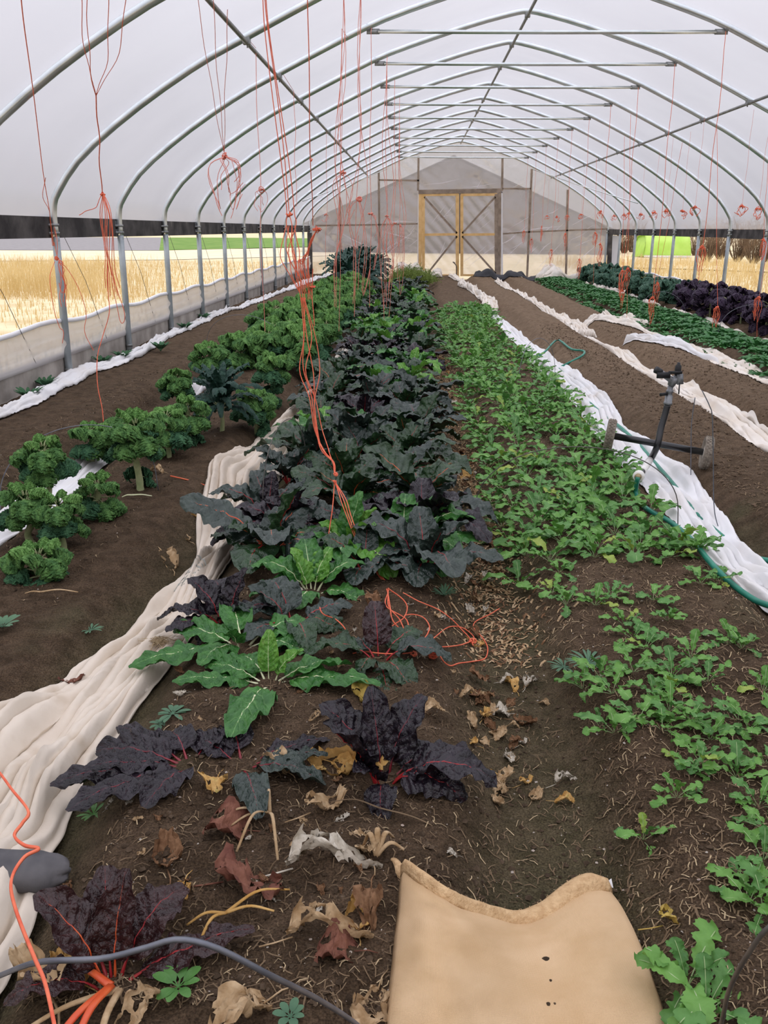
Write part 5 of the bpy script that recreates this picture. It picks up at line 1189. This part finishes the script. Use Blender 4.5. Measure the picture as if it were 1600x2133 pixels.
# ================================================================== SPRINKLER AND HOSE
def sprinkler():
    wl_, wr_ = np.array(gp(1268, 938, .055)), np.array(gp(1468, 977)); R0 = .098
    wl_[2] += R0 * .96; wr_[2] += R0 * .96
    t = empty('sprinkler_cart', (wl_ + wr_) / 2 * np.array([1, 1, 0])); o = np.array(t.location); ax = (wr_ - wl_) / np.linalg.norm(wr_ - wl_)
    side = np.cross(ax, [0, 0, 1.0]); side /= np.linalg.norm(side); upv = np.cross(side, ax)
    for c in (wl_, wr_):
        prof_ = [(.000, .030), (.010, .034), (.014, .060), (.018, .066), (.022, .078), (.026, .092), (.020, .098), (.0, .0985)]
        ring = [(-x, r) for x, r in prof_][:-1] + prof_[::-1]; a = np.arange(28) * 2 * PI / 28
        V = np.concatenate([c - o + ax * x + r * (np.cos(a)[:, None] * side + np.sin(a)[:, None] * upv) for x, r in ring])
        w = obj('wheel', mk_mesh('wheel', V, gridf(len(ring), 28, True), [M['tyre']]), t)
        ps = []
        for k in range(28):
            for sx in (-.013, 0, .013):
                aa = (k + (.5 if sx == 0 else 0)) * 2 * PI / 28; d = math.cos(aa) * side + math.sin(aa) * upv
                ps.append(beam(c - o + ax * (sx - .005) + d * .0985, c - o + ax * (sx + .005) + d * .0985, .010, .006, d))
        part('tread', join(ps), M['tyre'], w, False)
        V2 = np.concatenate([c - o + ax * x + r * (np.cos(a)[:, None] * side + np.sin(a)[:, None] * upv) for x, r in [(-.028, .001), (-.028, .018), (-.016, .022), (-.012, .062), (.012, .062), (.016, .022), (.028, .018), (.028, .001)]])
        obj('hub', mk_mesh('hub', V2, gridf(8, 28, True), [M['hub']]), w)
    part('axle', tube([wl_ - o + ax * .02, wr_ - o - ax * .02], .021, 12), M['black_pipe'], t)
    mid = wl_ + (wr_ - wl_) * .50
    hub_ = np.array(at_y(1366, 925, mid[1] - .005))
    foot = np.array(gp(1332, 990, .10)); p1_ = np.array(gp(1352, 962, .125))
    top = np.array(at_y(1391, 842, mid[1] + .03)); 
    part('riser_pipe', tube(smoothpts([foot, p1_, hub_ + [0, -.035, -.005], np.array(at_y(1377, 892, mid[1])), np.array(at_y(1385, 865, mid[1] + .02)), top], 24) - o, .0195, 12), M['black_pipe'], t)
    part('tape_band', tube([foot + (p1_ - foot) * .25 - o, p1_ + (hub_ - p1_) * .1 - o], .0208, 12), M['white_pvc'], t)
    e = foot + (foot - p1_) * .02; dr = (foot - p1_) / np.linalg.norm(foot - p1_)
    part('white_coupling', tube([e + dr * -.01 - o, e + dr * .01 - o, e + dr * .05 - o, e + dr * .06 - o], [.024, .030, .030, .022], 14), M['white_pvc'], t)
    part('hose_fitting', tube([e + dr * .055 - o, e + dr * .085 - o], .018, 10), M['brass'], t)
    ax2 = np.array([.06, .02, 1.0]); ax2 /= np.linalg.norm(ax2); q = top - o
    part('neck', tube([q, q + ax2 * .012, q + ax2 * .014, q + ax2 * .05, q + ax2 * .052, q + ax2 * .07, q + ax2 * .072, q + ax2 * .085, q + ax2 * .087, q + ax2 * .11], [.026, .026, .023, .023, .018, .018, .022, .022, .017, .017], 12), M['head'], t)
    h = q + ax2 * .11
    part('head_body', join([tube([h, h + [.01, 0, .03], h + [.03, 0, .05]], [.020, .027, .020], 10), beam(h + [.03, 0, .04], h + [.065, 0, .045], .04, .06), tube(smoothpts([h + [.01, 0, .03], h + [-.03, -.01, .055], h + [-.075, -.02, .085]], 8), [.022, .021, .019, .018, .018, .017, .017, .016], 10)]), M['head'], t)
    part('nozzle', tube([h + [-.07, -.02, .083], h + [-.105, -.028, .10]], [.019, .022], 10), M['head_dark'], t)
    part('swing_arm', join([beam(h + [-.10, -.05, .07], h + [-.02, -.035, .07], .012, .035), beam(h + [-.03, -.035, .085], h + [.05, -.03, .085], .010, .016)]), M['head_dark'], t)
    part('spring_cap', tube([h + [.03, 0, .06], h + [.032, 0, .075], h + [.034, 0, .12], h + [.034, 0, .128], h + [.034, 0, .14]], [.012, .019, .018, .010, .008], 10), M['head_dark'], t)
    part('trip_pin', tube([h + [.045, -.02, .02], h + [.047, -.02, -.045]], .004, 6), M['head_dark'], t)
    part('side_lever', beam(q + ax2 * .06 + [-.06, -.015, 0], q + ax2 * .06 + [-.015, -.01, .004], .012, .016), M['head_dark'], t)
    tag(t, 'impact sprinkler on a black pipe stand with two muddy wheels', 'sprinkler')
    return e + dr * .085
he = sprinkler()
def hose(P, label):
    o = part('garden_hose', tube(smoothpts([list(p) for p in P], 70), .0125, 10), M['hose']); tag(o, label, 'hose')
hose([he] + [gp(1325, 1030, .015), gp(1345, 1058, .015), gp(1395, 1090, .02), gp(1440, 1125, .03), gp(1478, 1170, .03), gp(1520, 1213, .02), gp(1570, 1248, .03), gp(1610, 1263, .07), gp(1660, 1282, .10), gp(1760, 1310, .06)], 'green garden hose running from the sprinkler foot along the white cover')
hose([gp(1118, 742, .06), gp(1135, 733, .10), gp(1160, 727, .03), gp(1190, 727, .03), gp(1216, 731, .03), gp(1212, 742, .03), gp(1178, 754, .03), gp(1166, 768, .03), gp(1180, 782, .03), gp(1205, 800, .03), gp(1218, 822, .035), gp(1232, 842, .05), gp(1262, 868, .04), gp(1290, 888, .05), gp(1330, 925, .05), gp(1365, 965, .045), gp(1400, 1005, .05), gp(1440, 1055, .05), gp(1490, 1105, .04), gp(1540, 1142, .014), gp(1600, 1166, .014), gp(1720, 1190, .014)], 'green garden hose looping on the bare bed then under the white cover')

# ================================================================== DEAD LEAVES, WEEDS AND LITTER
def dead_shape(seed, L=.11, W=.038, curl=.5, nu=24, nv=15, holes=0.0):
    r = np.random.default_rng(seed); s = np.linspace(0, 1, nu)[:, None]; v = np.linspace(-1, 1, nv)[None]
    w = W * np.sin(PI * s ** .8 * .93 + .06) ** .55 * (1 + 1.0 * (fbm(s * 8, np.sign(v) * 3, 3, seed) - .5))
    ang = curl * 2.2 * np.abs(v) * (.6 + .8 * fbm(s * 3, np.sign(v) * 2, 2, seed + 6))
    x = w * v * (np.sin(ang) / np.maximum(ang, 1e-3)); zc = w * np.abs(v) * (1 - np.cos(ang)) / np.maximum(ang, 1e-3)
    rid = lambda f, q: 1 - np.abs(2 * fbm(s * f, v * f * .5 + q, 2, seed + q) - 1)
    y = L * s + .020 * (fbm(s * 6, v * 3, 3, seed + 1) - .5); x = x + .018 * (fbm(s * 6, v * 3 + 9, 3, seed + 31) - .5)
    z = zc + .030 * (rid(5, 2) - .6) * np.sin(PI * s * .9 + .2) + .014 * (rid(11, 5) - .6) + .02 * np.sin(s * 5 + seed)
    V = np.stack([x + .03 * r.uniform(-1, 1) * s ** 2 + 0 * v, y, z], -1); V[..., 2] -= np.percentile(V[..., 2], 12)
    Fg = gridf(nu, nv)
    if holes:
        hn = fbm(s * 7, v * 4, 2, seed + 77).reshape(-1)[Fg].mean(1); Fg = Fg[hn < np.percentile(hn, 100 * (1 - holes))]
    st = tube([(0, -.05, .002), (0.004, -.025, .006), (0, .008, .006)], .0017, 4); n0 = nu * nv
    return np.vstack([V.reshape(-1, 3), st[0]]), [tuple(f) for f in Fg] + [tuple(int(i) + n0 for i in f) for f in st[1]]
DS = [dead_shape(900 + i, .10 + .02 * (i % 3), .030 + .008 * (i % 4), .3 + .2 * (i % 3), holes=.22 if i == 5 else .05) for i in range(7)]
DM = {}
def dead(u, v, i, m, size, yaw, label, group=None, dz=0.0, tilt=0.0, world=None):
    if (i, m) not in DM: DM[(i, m)] = mk_mesh('dead_leaf', *DS[i], [M[m]])
    p = gp(u, v, dz) if world is None else Vector((world[0], world[1], h1(*world) + dz))
    o = obj('dead_leaf', DM[(i, m)], None, p, (tilt, random.uniform(-.15, .15), math.radians(yaw)), size * .88); tag(o, label, 'dead leaf', group)
    return o
for a in [(640, 1600, 1, 'dl_gold', 1.5, -80, 'large golden crumpled dead leaf beside the glossy purple black chard'), (690, 1590, 2, 'dl_gold', 1.2, -120, 'second golden crumpled leaf with a green tip'), (600, 1612, 4, 'dl_tan', 1.0, 40, 'tan dead leaf with long stalk by the golden leaves'),
          (640, 1700, 0, 'dl_tan', 1.3, -60, 'twisted tan dead leaf lying below the golden leaves'), (520, 1735, 3, 'dl_red', 1.1, 80, 'russet curled leaf under the straw coloured stalks'), (600, 1820, 5, 'dl_grey', 1.6, -70, 'bleached lacy leaf skeleton on the soil'),
          (455, 1845, 6, 'dl_red', 1.5, -80, 'russet brown dead leaf beside a golden scrap'), (385, 1840, 2, 'dl_gold', .9, 170, 'golden leaf scrap beside the russet leaf'), (350, 1820, 1, 'dl_brown', 1.1, 20, 'dark brown curled leaf beside the golden scrap'),
          (775, 1800, 0, 'dl_tan', 1.1, 10, 'pale curled husk with upright petals near the sack corner'), (775, 1855, 4, 'dl_brown', 1.2, 175, 'brown dried leaf hanging below the pale husk'), (745, 1985, 3, 'dl_red', .9, 90, 'crimson leaf scrap near the sack edge'),
          (745, 1950, 1, 'dl_gold', .9, 10, 'cream leaf scrap above the crimson one'), (790, 2060, 2, 'dl_tan', 1.1, 160, 'pinkish tan leaf tucked against the sack'), (1375, 1935, 0, 'dl_yel', 1.1, -80, 'yellow green leaf lying right of the sack'),
          (870, 1490, 4, 'dl_tan', .8, -70, 'tan leaf on a thin stalk beyond the glossy purple black chard'), (770, 1470, 2, 'dl_yel', .9, 20, 'yellow leaf at the back of the glossy purple black chard'), (110, 1480, 1, 'dl_brown', 1.4, 60, 'brown dead leaf heap at the cream cover edge'), (95, 1465, 2, 'dl_gold', 1.2, 80, 'orange tan dead leaves at the cream cover edge'),
          (150, 1440, 6, 'dl_red', 1.1, 30, 'red brown leaf tucked under the cream cover edge'), (180, 2060, 1, 'dl_gold', 1.0, 60, 'golden dead leaf behind the wire hoop'), (110, 2090, 0, 'dl_tan', 1.6, 30, 'long tan dead leaf at the cream cover corner'), (330, 2080, 5, 'dl_tan', 1.0, 160, 'pale tattered leaf beside the four leaf weed'),
          (560, 2090, 4, 'dl_tan', 1.4, 130, 'long pinkish tan leaf under the wire hoop'), (600, 1960, 5, 'dl_tan', 1.3, -70, 'stringy withered leaf on the dark soil'), (455, 1620, 3, 'dl_gold', .8, 170, 'small golden leaf under the sprawling dark chard'), (800, 1545, 5, 'dl_grey', .7, 0, 'small bleached leaf web near the green leaf tip'),
          (395, 1130, 1, 'dl_tan', 1.0, 50, 'tan dead leaf beside the cream cover across from the kale'), (360, 1190, 2, 'dl_tan', 1.4, 20, 'curled tan leaves on the bare soil beside the cream cover'), (430, 1085, 3, 'dl_gold', .9, 80, 'orange tan leaf against the wide cream cover'), (340, 985, 4, 'dl_tan', .9, 60, 'tan leaf on the kale bed slope'),
          (965, 1000, 3, 'dl_gold', 1.0, -50, 'orange yellow leaf on the path beside the dark chard'), (930, 875, 1, 'dl_gold', 1.3, -80, 'yellow tan leaf heap on the path by the dark chard'), (780, 1270, 2, 'dl_brown', .9, 0, 'brown withered leaf among the chard near the twine')]:
    dead(*a)
r1 = random.Random(77)
def scatter(n, uvs, mats, s0, s1, label, group):
    for k in range(n):
        u, v = uvs(); m = r1.choice(mats); dead(u, v, r1.randint(0, 6), m, r1.uniform(s0, s1), r1.uniform(0, 360), label, group, .002)
def on_path():
    y = 1.6 + r1.random() ** 1.5 * 8.5; w = (.32 + r1.gauss(0, .10), y); return w
for k in range(150):
    y = r1.choice([r1.uniform(2.0, 2.7), r1.uniform(2.9, 5.5), r1.uniform(3.2, 6.0), r1.uniform(5, 11)]); x = .32 + r1.gauss(0, .085)
    if y < 2.6: x = .28 + r1.gauss(0, .06)
    dead(0, 0, r1.choice([0, 1, 2, 3, 4, 5, 6]), r1.choice(['dl_tan', 'dl_tan', 'dl_grey', 'dl_brown', 'dl_gold']), r1.uniform(.35, .75), r1.uniform(0, 360), 'small dry leaf littering the path between chard and arugula', 'dry leaves on the trodden path', .002, world=(x, y))
for k in range(70):
    x, y = r1.uniform(-.75, .15), r1.uniform(1.4, 3.2)
    dead(0, 0, r1.randint(0, 6), r1.choice(['dl_tan', 'dl_brown', 'dl_brown', 'dl_grey']), r1.uniform(.18, .4), r1.uniform(0, 360), 'tiny dry leaf scrap on the bare soil around the near chard', 'leaf scraps around the near chard', .001, world=(x, y))
# bare straw coloured chard stalks
def stalks(u, v, dirs, m, label, r=.005):
    c = gp(u, v, .01); t = empty('withered_stalks', c); tag(t, label, 'dead stalk')
    for (yaw, L, h) in dirs:
        a = math.radians(yaw); e = np.array([-math.sin(a) * L, math.cos(a) * L, 0]); e[2] = h1(c.x + e[0], c.y + e[1]) - c.z + .014
        part('stalk', tube(smoothpts([(0, 0, .01), e * .5 + [0, 0, h], e], 12), np.linspace(r, r * .6, 12), 6, True, .5), M[m], t)
stalks(562, 1700, [(10, .10, .03), (160, .15, .05), (-165, .17, .05), (100, .13, .03), (120, .10, .02)], 'dl_tan', 'straw coloured withered chard stalks radiating above the russet leaf')
stalks(232, 2062, [(160, .20, .03), (172, .16, .03), (60, .12, .02)], 'st_orange', 'orange red fallen chard stalks below the maroon black chard', .009)
stalks(250, 2070, [(-178, .16, .03), (120, .18, .02)], 'dl_tan', 'pale fallen chard stalks below the maroon black chard', .008)
stalks(785, 1790, [(0, .06, .05), (-30, .07, .04), (40, .05, .05), (-80, .06, .03)], 'dl_tan', 'pale upright withered petals near the sack corner', .008)
stalks(470, 1910, [(-60, .14, .03), (-90, .10, .02), (120, .08, .02), (160, .10, .03)], 'dl_gold', 'golden fibrous stalk remains on the dark soil')
stalks(790, 1690, [(-110, .20, .02), (80, .12, .02)], 'straw_d', 'thin dry twig below the glossy purple black chard', .003)
stalks(355, 995, [(-85, .22, .01)], 'st_orange', 'orange stalk lying beside the knobbly kale', .008)
stalks(275, 1035, [(-70, .10, .01), (100, .05, .01)], 'st_pale', 'pruned yellow stubs lying by the knobbly kale', .008)
stalks(85, 1238, [(-85, .14, .015), (90, .06, .01)], 'dl_tan', 'dry tan twig before the low star shaped kale', .006)
# stumps of old kale stalks
for (u, v, w_, lab) in [(30, 1185, 70, 'pale bent kale stump beside the low star shaped kale'), (108, 1102, 60, 'pale bent kale stump under the tall curved kale'), (225, 1070, -60, 'knobbly kale stump beside the stout stalk')]:
    c = gp(u, v); a = math.radians(w_); o = part('kale_stump', tube(smoothpts([(0, 0, -.01), (.01, 0, .02), (-.03 * math.sin(a), .02, .035), (-.075 * math.sin(a), .01, .03)], 10), [.014, .015, .015, .014, .014, .013, .013, .012, .011, .009], 8), M['kale_stem']); o.location = c
    tag(o, lab, 'stump')
# weeds
def weed(u, v, n, L, W, m, label, elev=25, group=None):
    c = gp(u, v); t = empty('weed', c); tag(t, label, 'weed', group)
    C, d, nr = centreline(L, elev, elev - 35, 9); w = W * np.sin(PI * np.linspace(.02, .97, 9) ** 1.6) ** .7; w[:3] = .0015; v_ = np.array([-1, -.4, .4, 1])[None]
    V = C[:, None] + (w[:, None] * v_)[..., None] * np.array([1, 0, 0]) + (.2 * w[:, None] * np.abs(v_))[..., None] * nr[:, None]; me = mk_mesh('leaf', V, gridf(9, 4), [M[m]])
    for k in range(n): obj('leaf', me, t, (0, 0, .004), (0, 0, k * 6.283 / n + random.uniform(-.3, .3)), random.uniform(.75, 1.1))
weed(372, 2060, 8, .055, .011, 'aru_d', 'small round leaved weed by the pale tattered leaf', 35)
weed(605, 2122, 7, .035, .008, 'weed', 'tiny round leaved weed near the wire hoop end', 35)
weed(925, 1245, 34, .065, .003, 'weed', 'spiky grey green weed tuft on the path', 45)
weed(360, 1490, 12, .05, .007, 'weed', 'grey green weed on the bed shoulder beside the cream cover', 20)
weed(335, 1512, 9, .04, .007, 'weed', 'second grey green weed just below the first on the shoulder', 20)
weed(1225, 1385, 30, .08, .004, 'weed', 'feathery blue green weed at the arugula bed edge', 25)
weed(1175, 1392, 22, .06, .004, 'weed', 'small feathery weed beside the blue green one', 25)
weed(190, 1318, 14, .05, .004, 'weed', 'small feathery weed in the left furrow', 30)
weed(195, 1700, 12, .05, .005, 'aru_d', 'green weed sprig at the cream cover edge', 30)
weed(5, 1310, 14, .07, .010, 'weed', 'leafy weed at the edge of the kale bed', 40)
for (u, v) in [(215, 765), (335, 733), (60, 835), (95, 812), (255, 752), (425, 668), (385, 690)]:
    weed(u, v, 26, .16, .016, 'kale_d', 'leafy green weed clump against the left base board', 55, 'weeds along the left base board')
# straw, chips and pebbles
def emit(name, V, Fb, m, label, cat):
    n, k = V.shape[:2]; Fb = np.array(Fb); Fc = (np.arange(n)[:, None, None] * k + Fb[None]).reshape(-1, Fb.shape[1])
    tag(obj(name, mk_mesh(name, V, Fc, [m], False)), label, cat, None, 'stuff')
rn = np.random.default_rng(5)
def near_xy(n):
    y = 1.25 + rn.random(n) ** 1.7 * 9; lo = np.where(y > 3, -2.6, -1.2); hi = np.where(y > 2.2, 1.42, .9 + .15 * y); x = lo + (hi - lo) * rn.random(n); bad = ((x > -1.32) & (x < -.70)) | ((x > -2.22) & (x < -1.85)); x = np.where(bad, rn.uniform(-.68, 1.2, n), x); return x, y
def bits(name, n, xy, L0, L1, w, m, label, cat):
    x, y = xy(n); L = rn.uniform(L0, L1, n); a = rn.uniform(0, PI, n); k = np.array([-.5, 0, .5])
    X_ = x[:, None] + np.cos(a)[:, None] * L[:, None] * k; Y_ = y[:, None] + np.sin(a)[:, None] * L[:, None] * k; bend = rn.uniform(-.25, .25, n) * L
    X_[:, 1] += -np.sin(a) * bend; Y_[:, 1] += np.cos(a) * bend
    Z_ = hz(X_, Y_) + .002 + np.stack([0 * x, rn.uniform(.001, .008, n), rn.uniform(0, .005, n)], 1); ww = w * rn.uniform(.5, 1.3, n)[:, None] / 2
    V = np.stack([np.stack([X_ + q * -np.sin(a)[:, None] * ww, Y_ + q * np.cos(a)[:, None] * ww, Z_], -1) for q in (-1, 1)], 2).reshape(n, 6, 3)
    emit(name, V, [(0, 1, 3, 2), (2, 3, 5, 4)], m, label, cat)
path_xy = lambda n: (.33 + rn.normal(0, .09, n), 2.8 + rn.random(n) * 8)
arug_xy = lambda n: (rn.uniform(.5, 1.35, n), 1.5 + rn.random(n) ** 1.3 * 4.5)
M['clod_dry'] = mat('dry_soil_clod', (.085, .058, .038), (.15, .105, .07), 30, .95, .1)
bare_xy = lambda n: (np.where(rn.random(n) < .6, rn.uniform(1.75, 2.32, n), rn.uniform(2.72, 3.3, n)), 4 + rn.random(n) ** 1.4 * 10)
bits('straw_bits', 2200, near_xy, .006, .03, .0020, M['straw'], 'pale straw bits strewn on the soil', 'straw')
bits('brown_straw_bits', 9000, near_xy, .006, .035, .0026, M['straw_d'], 'brown chaff bits strewn on the soil', 'straw')
bits('path_chaff', 3600, path_xy, .008, .035, .007, M['dl_tan'], 'crushed dry leaf chaff trodden into the path', 'leaf litter')
bits('path_brown_chaff', 3000, path_xy, .008, .03, .007, M['dl_brown'], 'brown leaf chaff trodden into the path', 'leaf litter')
bits('arugula_chaff', 1500, arug_xy, .006, .035, .0024, M['straw'], 'pale dry stem chaff between the arugula plants', 'leaf litter')
bits('arugula_brown_chaff', 3500, arug_xy, .006, .035, .0032, M['straw_d'], 'brown dry chaff between the arugula plants', 'leaf litter')
bits('bare_bed_chaff', 2500, bare_xy, .008, .04, .005, M['straw_d'], 'brown chaff on the bare beds', 'leaf litter')
def lumps_(name, n, xy, r0_, r1_, m, label, cat):
    ico = np.array([(0, 0, 1), (.9, 0, .1), (.3, .85, .0), (-.7, .5, .1), (-.7, -.5, -.1), (.3, -.85, .1), (0, 0, -.8)]); Fb = [(0, 1, 2), (0, 2, 3), (0, 3, 4), (0, 4, 5), (0, 5, 1), (6, 2, 1), (6, 3, 2), (6, 4, 3), (6, 5, 4), (6, 1, 5)]
    x, y = xy(n); s_ = r0_ + (r1_ - r0_) * rn.random(n) ** 3; V = ico[None] * s_[:, None, None] * np.stack([rn.uniform(.7, 1.3, n), rn.uniform(.7, 1.3, n), rn.uniform(.5, .9, n)], 1)[:, None]
    V = V + rn.uniform(-.2, .2, V.shape) * s_[:, None, None]
    emit(name, V + np.stack([x, y, hz(x, y) + s_ * .25], 1)[:, None], Fb, m, label, cat)
lumps_('pebbles', 2600, near_xy, .0012, .005, M['pebble'], 'pale pebbles and grit in the soil', 'pebbles')
lumps_('bare_bed_clods', 9000, lambda n: (np.where(rn.random(n) < .6, rn.uniform(1.75, 2.32, n), rn.uniform(2.72, 3.3, n)), 3.5 + rn.random(n) ** 1.5 * 10), .003, .014, M['clod_dry'], 'brown crumbly clods on the bare beds', 'soil clods')
lumps_('soil_clods', 15000, near_xy, .002, .010, M['clod'], 'dark crumbly soil clods on the beds', 'soil clods')

# ================================================================== OUTSIDE
def grass_patch(n, xy, h0_, h1_, w, label, m='blade', name='dry_grass'):
    Vs = []
    for k in range(n):
        x, y = xy(); h_ = r1.uniform(h0_, h1_); a = r1.uniform(0, 6.28); l = r1.uniform(.1, .6) * h_; dx, dy = math.cos(a) * l, math.sin(a) * l; px, py = -math.sin(a) * w, math.cos(a) * w
        Vs.append([[x - px, y - py, -.02], [x + px, y + py, -.02], [x + dx * .4 + px * .7, y + dy * .4 + py * .7, h_ * .6], [x + dx * .4 - px * .7, y + dy * .4 - py * .7, h_ * .6], [x + dx, y + dy, h_]])
    V = np.array(Vs).reshape(-1, 3); i = np.arange(n)[:, None] * 5
    Fc = [tuple(f) for f in (i + np.array([[0, 1, 2, 3]]))] + [tuple(f) for f in (i + np.array([[3, 2, 4]]))]
    o = obj(name, mk_mesh(name, V, Fc, [M[m]], False)); tag(o, label, 'grass', None, 'stuff')
def lxy():
    while True:
        p = og(min(420, r1.gauss(100, 120)), 552 + 70 * r1.random() ** 1.3)
        if p[0] < XL - .4: return p
grass_patch(6000, lxy, .12, .6, .006, 'tall blond dry grass standing left of the tunnel')
grass_patch(14000, lambda: (XL - .35 - r1.random() ** 1.4 * 14, r1.uniform(4, 42)), .04, .16, .008, 'short dry grass left of the tunnel', name='short_dry_grass')
grass_patch(9000, lambda: (XR + .5 + r1.random() * 9, r1.uniform(9, 46)), .12, .55, .010, 'rough dry grass right of the tunnel', name='rough_dry_grass')
grass_patch(3000, lambda: (XL - .3 - r1.random() * .9, r1.uniform(5, 30)), .04, .14, .006, 'green grass tufts along the outside of the left curtain', 'weed', 'green_grass')
def shrub(x, y, h_, label, n=70, group=None):
    ps = []
    for k in range(n):
        a = r1.uniform(0, 6.28); L = h_ * r1.uniform(.5, 1); e = np.array([math.cos(a) * L * .45, math.sin(a) * L * .45, L]); b = np.array([math.cos(a) * .15, math.sin(a) * .15, 0]); P = smoothpts([b, (b + e) / 2 + np.array([r1.uniform(-.2, .2), r1.uniform(-.2, .2), 0]), e], 5)
        ps.append(tube(P, np.linspace(.022, .006, 5), 4, False))
        for j in range(5):
            s_ = P[r1.randint(1, 4)]; ps.append(tube([s_, s_ + np.array([r1.uniform(-.5, .5), r1.uniform(-.5, .5), r1.uniform(0, .5)]) * h_ * .35], .006, 3, False))
    o = part('bare_shrub', join(ps), M['brush']); o.location = (x, y, 0); tag(o, label, 'shrub', group)
for i, (u, v, h_) in enumerate([(1300, 527, 2.6), (1316, 525, 2.4), (1448, 532, 1.9), (1470, 545, 1.8), (1500, 540, 2.0), (1535, 545, 2.0), (1570, 548, 1.9), (1600, 545, 2.1), (1640, 550, 2.0), (1485, 528, 2.4), (1555, 530, 2.6)]):
    p = og(u, v); shrub(p[0], p[1], h_, 'bare brown shrub standing right of the lime tarp' if i > 1 else 'bare brown shrub between the end wall and the lime tarp', 60, 'bare shrubs outside the right wall')
def tarp():
    a, b = og(1322, 534), og(1432, 536); y = (a[1] + b[1]) / 2; L = b[0] - a[0]; zt_ = at_y(1380, 488, y).z
    t = empty('covered_stack', ((a[0] + b[0]) / 2, y, 0)); xg = np.linspace(-L / 2, L / 2, 24); prof_ = [(-1.4, 0), (-1.3, zt_ * .6), (-1.0, zt_ * .93), (0, zt_), (1.0, zt_ * .93), (1.3, zt_ * .6), (1.4, 0)]
    V = np.array([[[x + (.25 if i == 0 else -.15 if i == 23 else 0) * z / zt_, yy, z + .05 * math.sin(x * 2 + yy)] for yy, z in prof_] for i, x in enumerate(xg)])
    part('tarp', (V.reshape(-1, 3), [tuple(f) for f in gridf(24, 7)] + [tuple(range(7)), tuple(range(23 * 7, 24 * 7))[::-1]]), M['lime'], t)
    part('white_sill', box((0, -1.55, .06), (L * .95, .2, .12)), M['white_sheet'], t, False)
    tag(t, 'lime green tarp covered stack outside the right wall', 'tarp')
tarp()
sheet('pale_track_right', [og(1290, 553), og(1420, 553), og(1700, 563), og(1700, 571), og(1420, 561), og(1290, 558)], .03, M['track'], 'pale straw track outside the right wall')
def barn():
    y = 62.0; ap, le, re = at_y(945, 329, y), at_y(640, 468, y), at_y(1275, 482, y)
    t = empty('grey_barn', (ap.x, y, 0)); f = lambda p, z=None: np.array([p.x - ap.x, 0, p.z if z is None else z]); D = np.array([0, 18, 0])
    g = [f(le, -.1), f(re, -.1), f(re), f(ap), f(le)]
    part('gable_wall', (np.array(g + [q + D for q in g]), [(0, 1, 2, 3, 4), (9, 8, 7, 6, 5), (0, 4, 9, 5), (1, 6, 7, 2)]), M['barn'], t, False)
    part('roof', (np.array([g[4] + [-.4, -.4, 0], g[3] + [0, -.4, .15], g[2] + [.4, -.4, 0], g[4] + D + [-.4, .4, 0], g[3] + D + [0, .4, .15], g[2] + D + [.4, .4, 0]]), [(0, 1, 4, 3), (1, 2, 5, 4)]), M['barn'], t, False)
    tag(t, 'wide grey gabled barn seen through the far end wall film', 'barn')
barn()
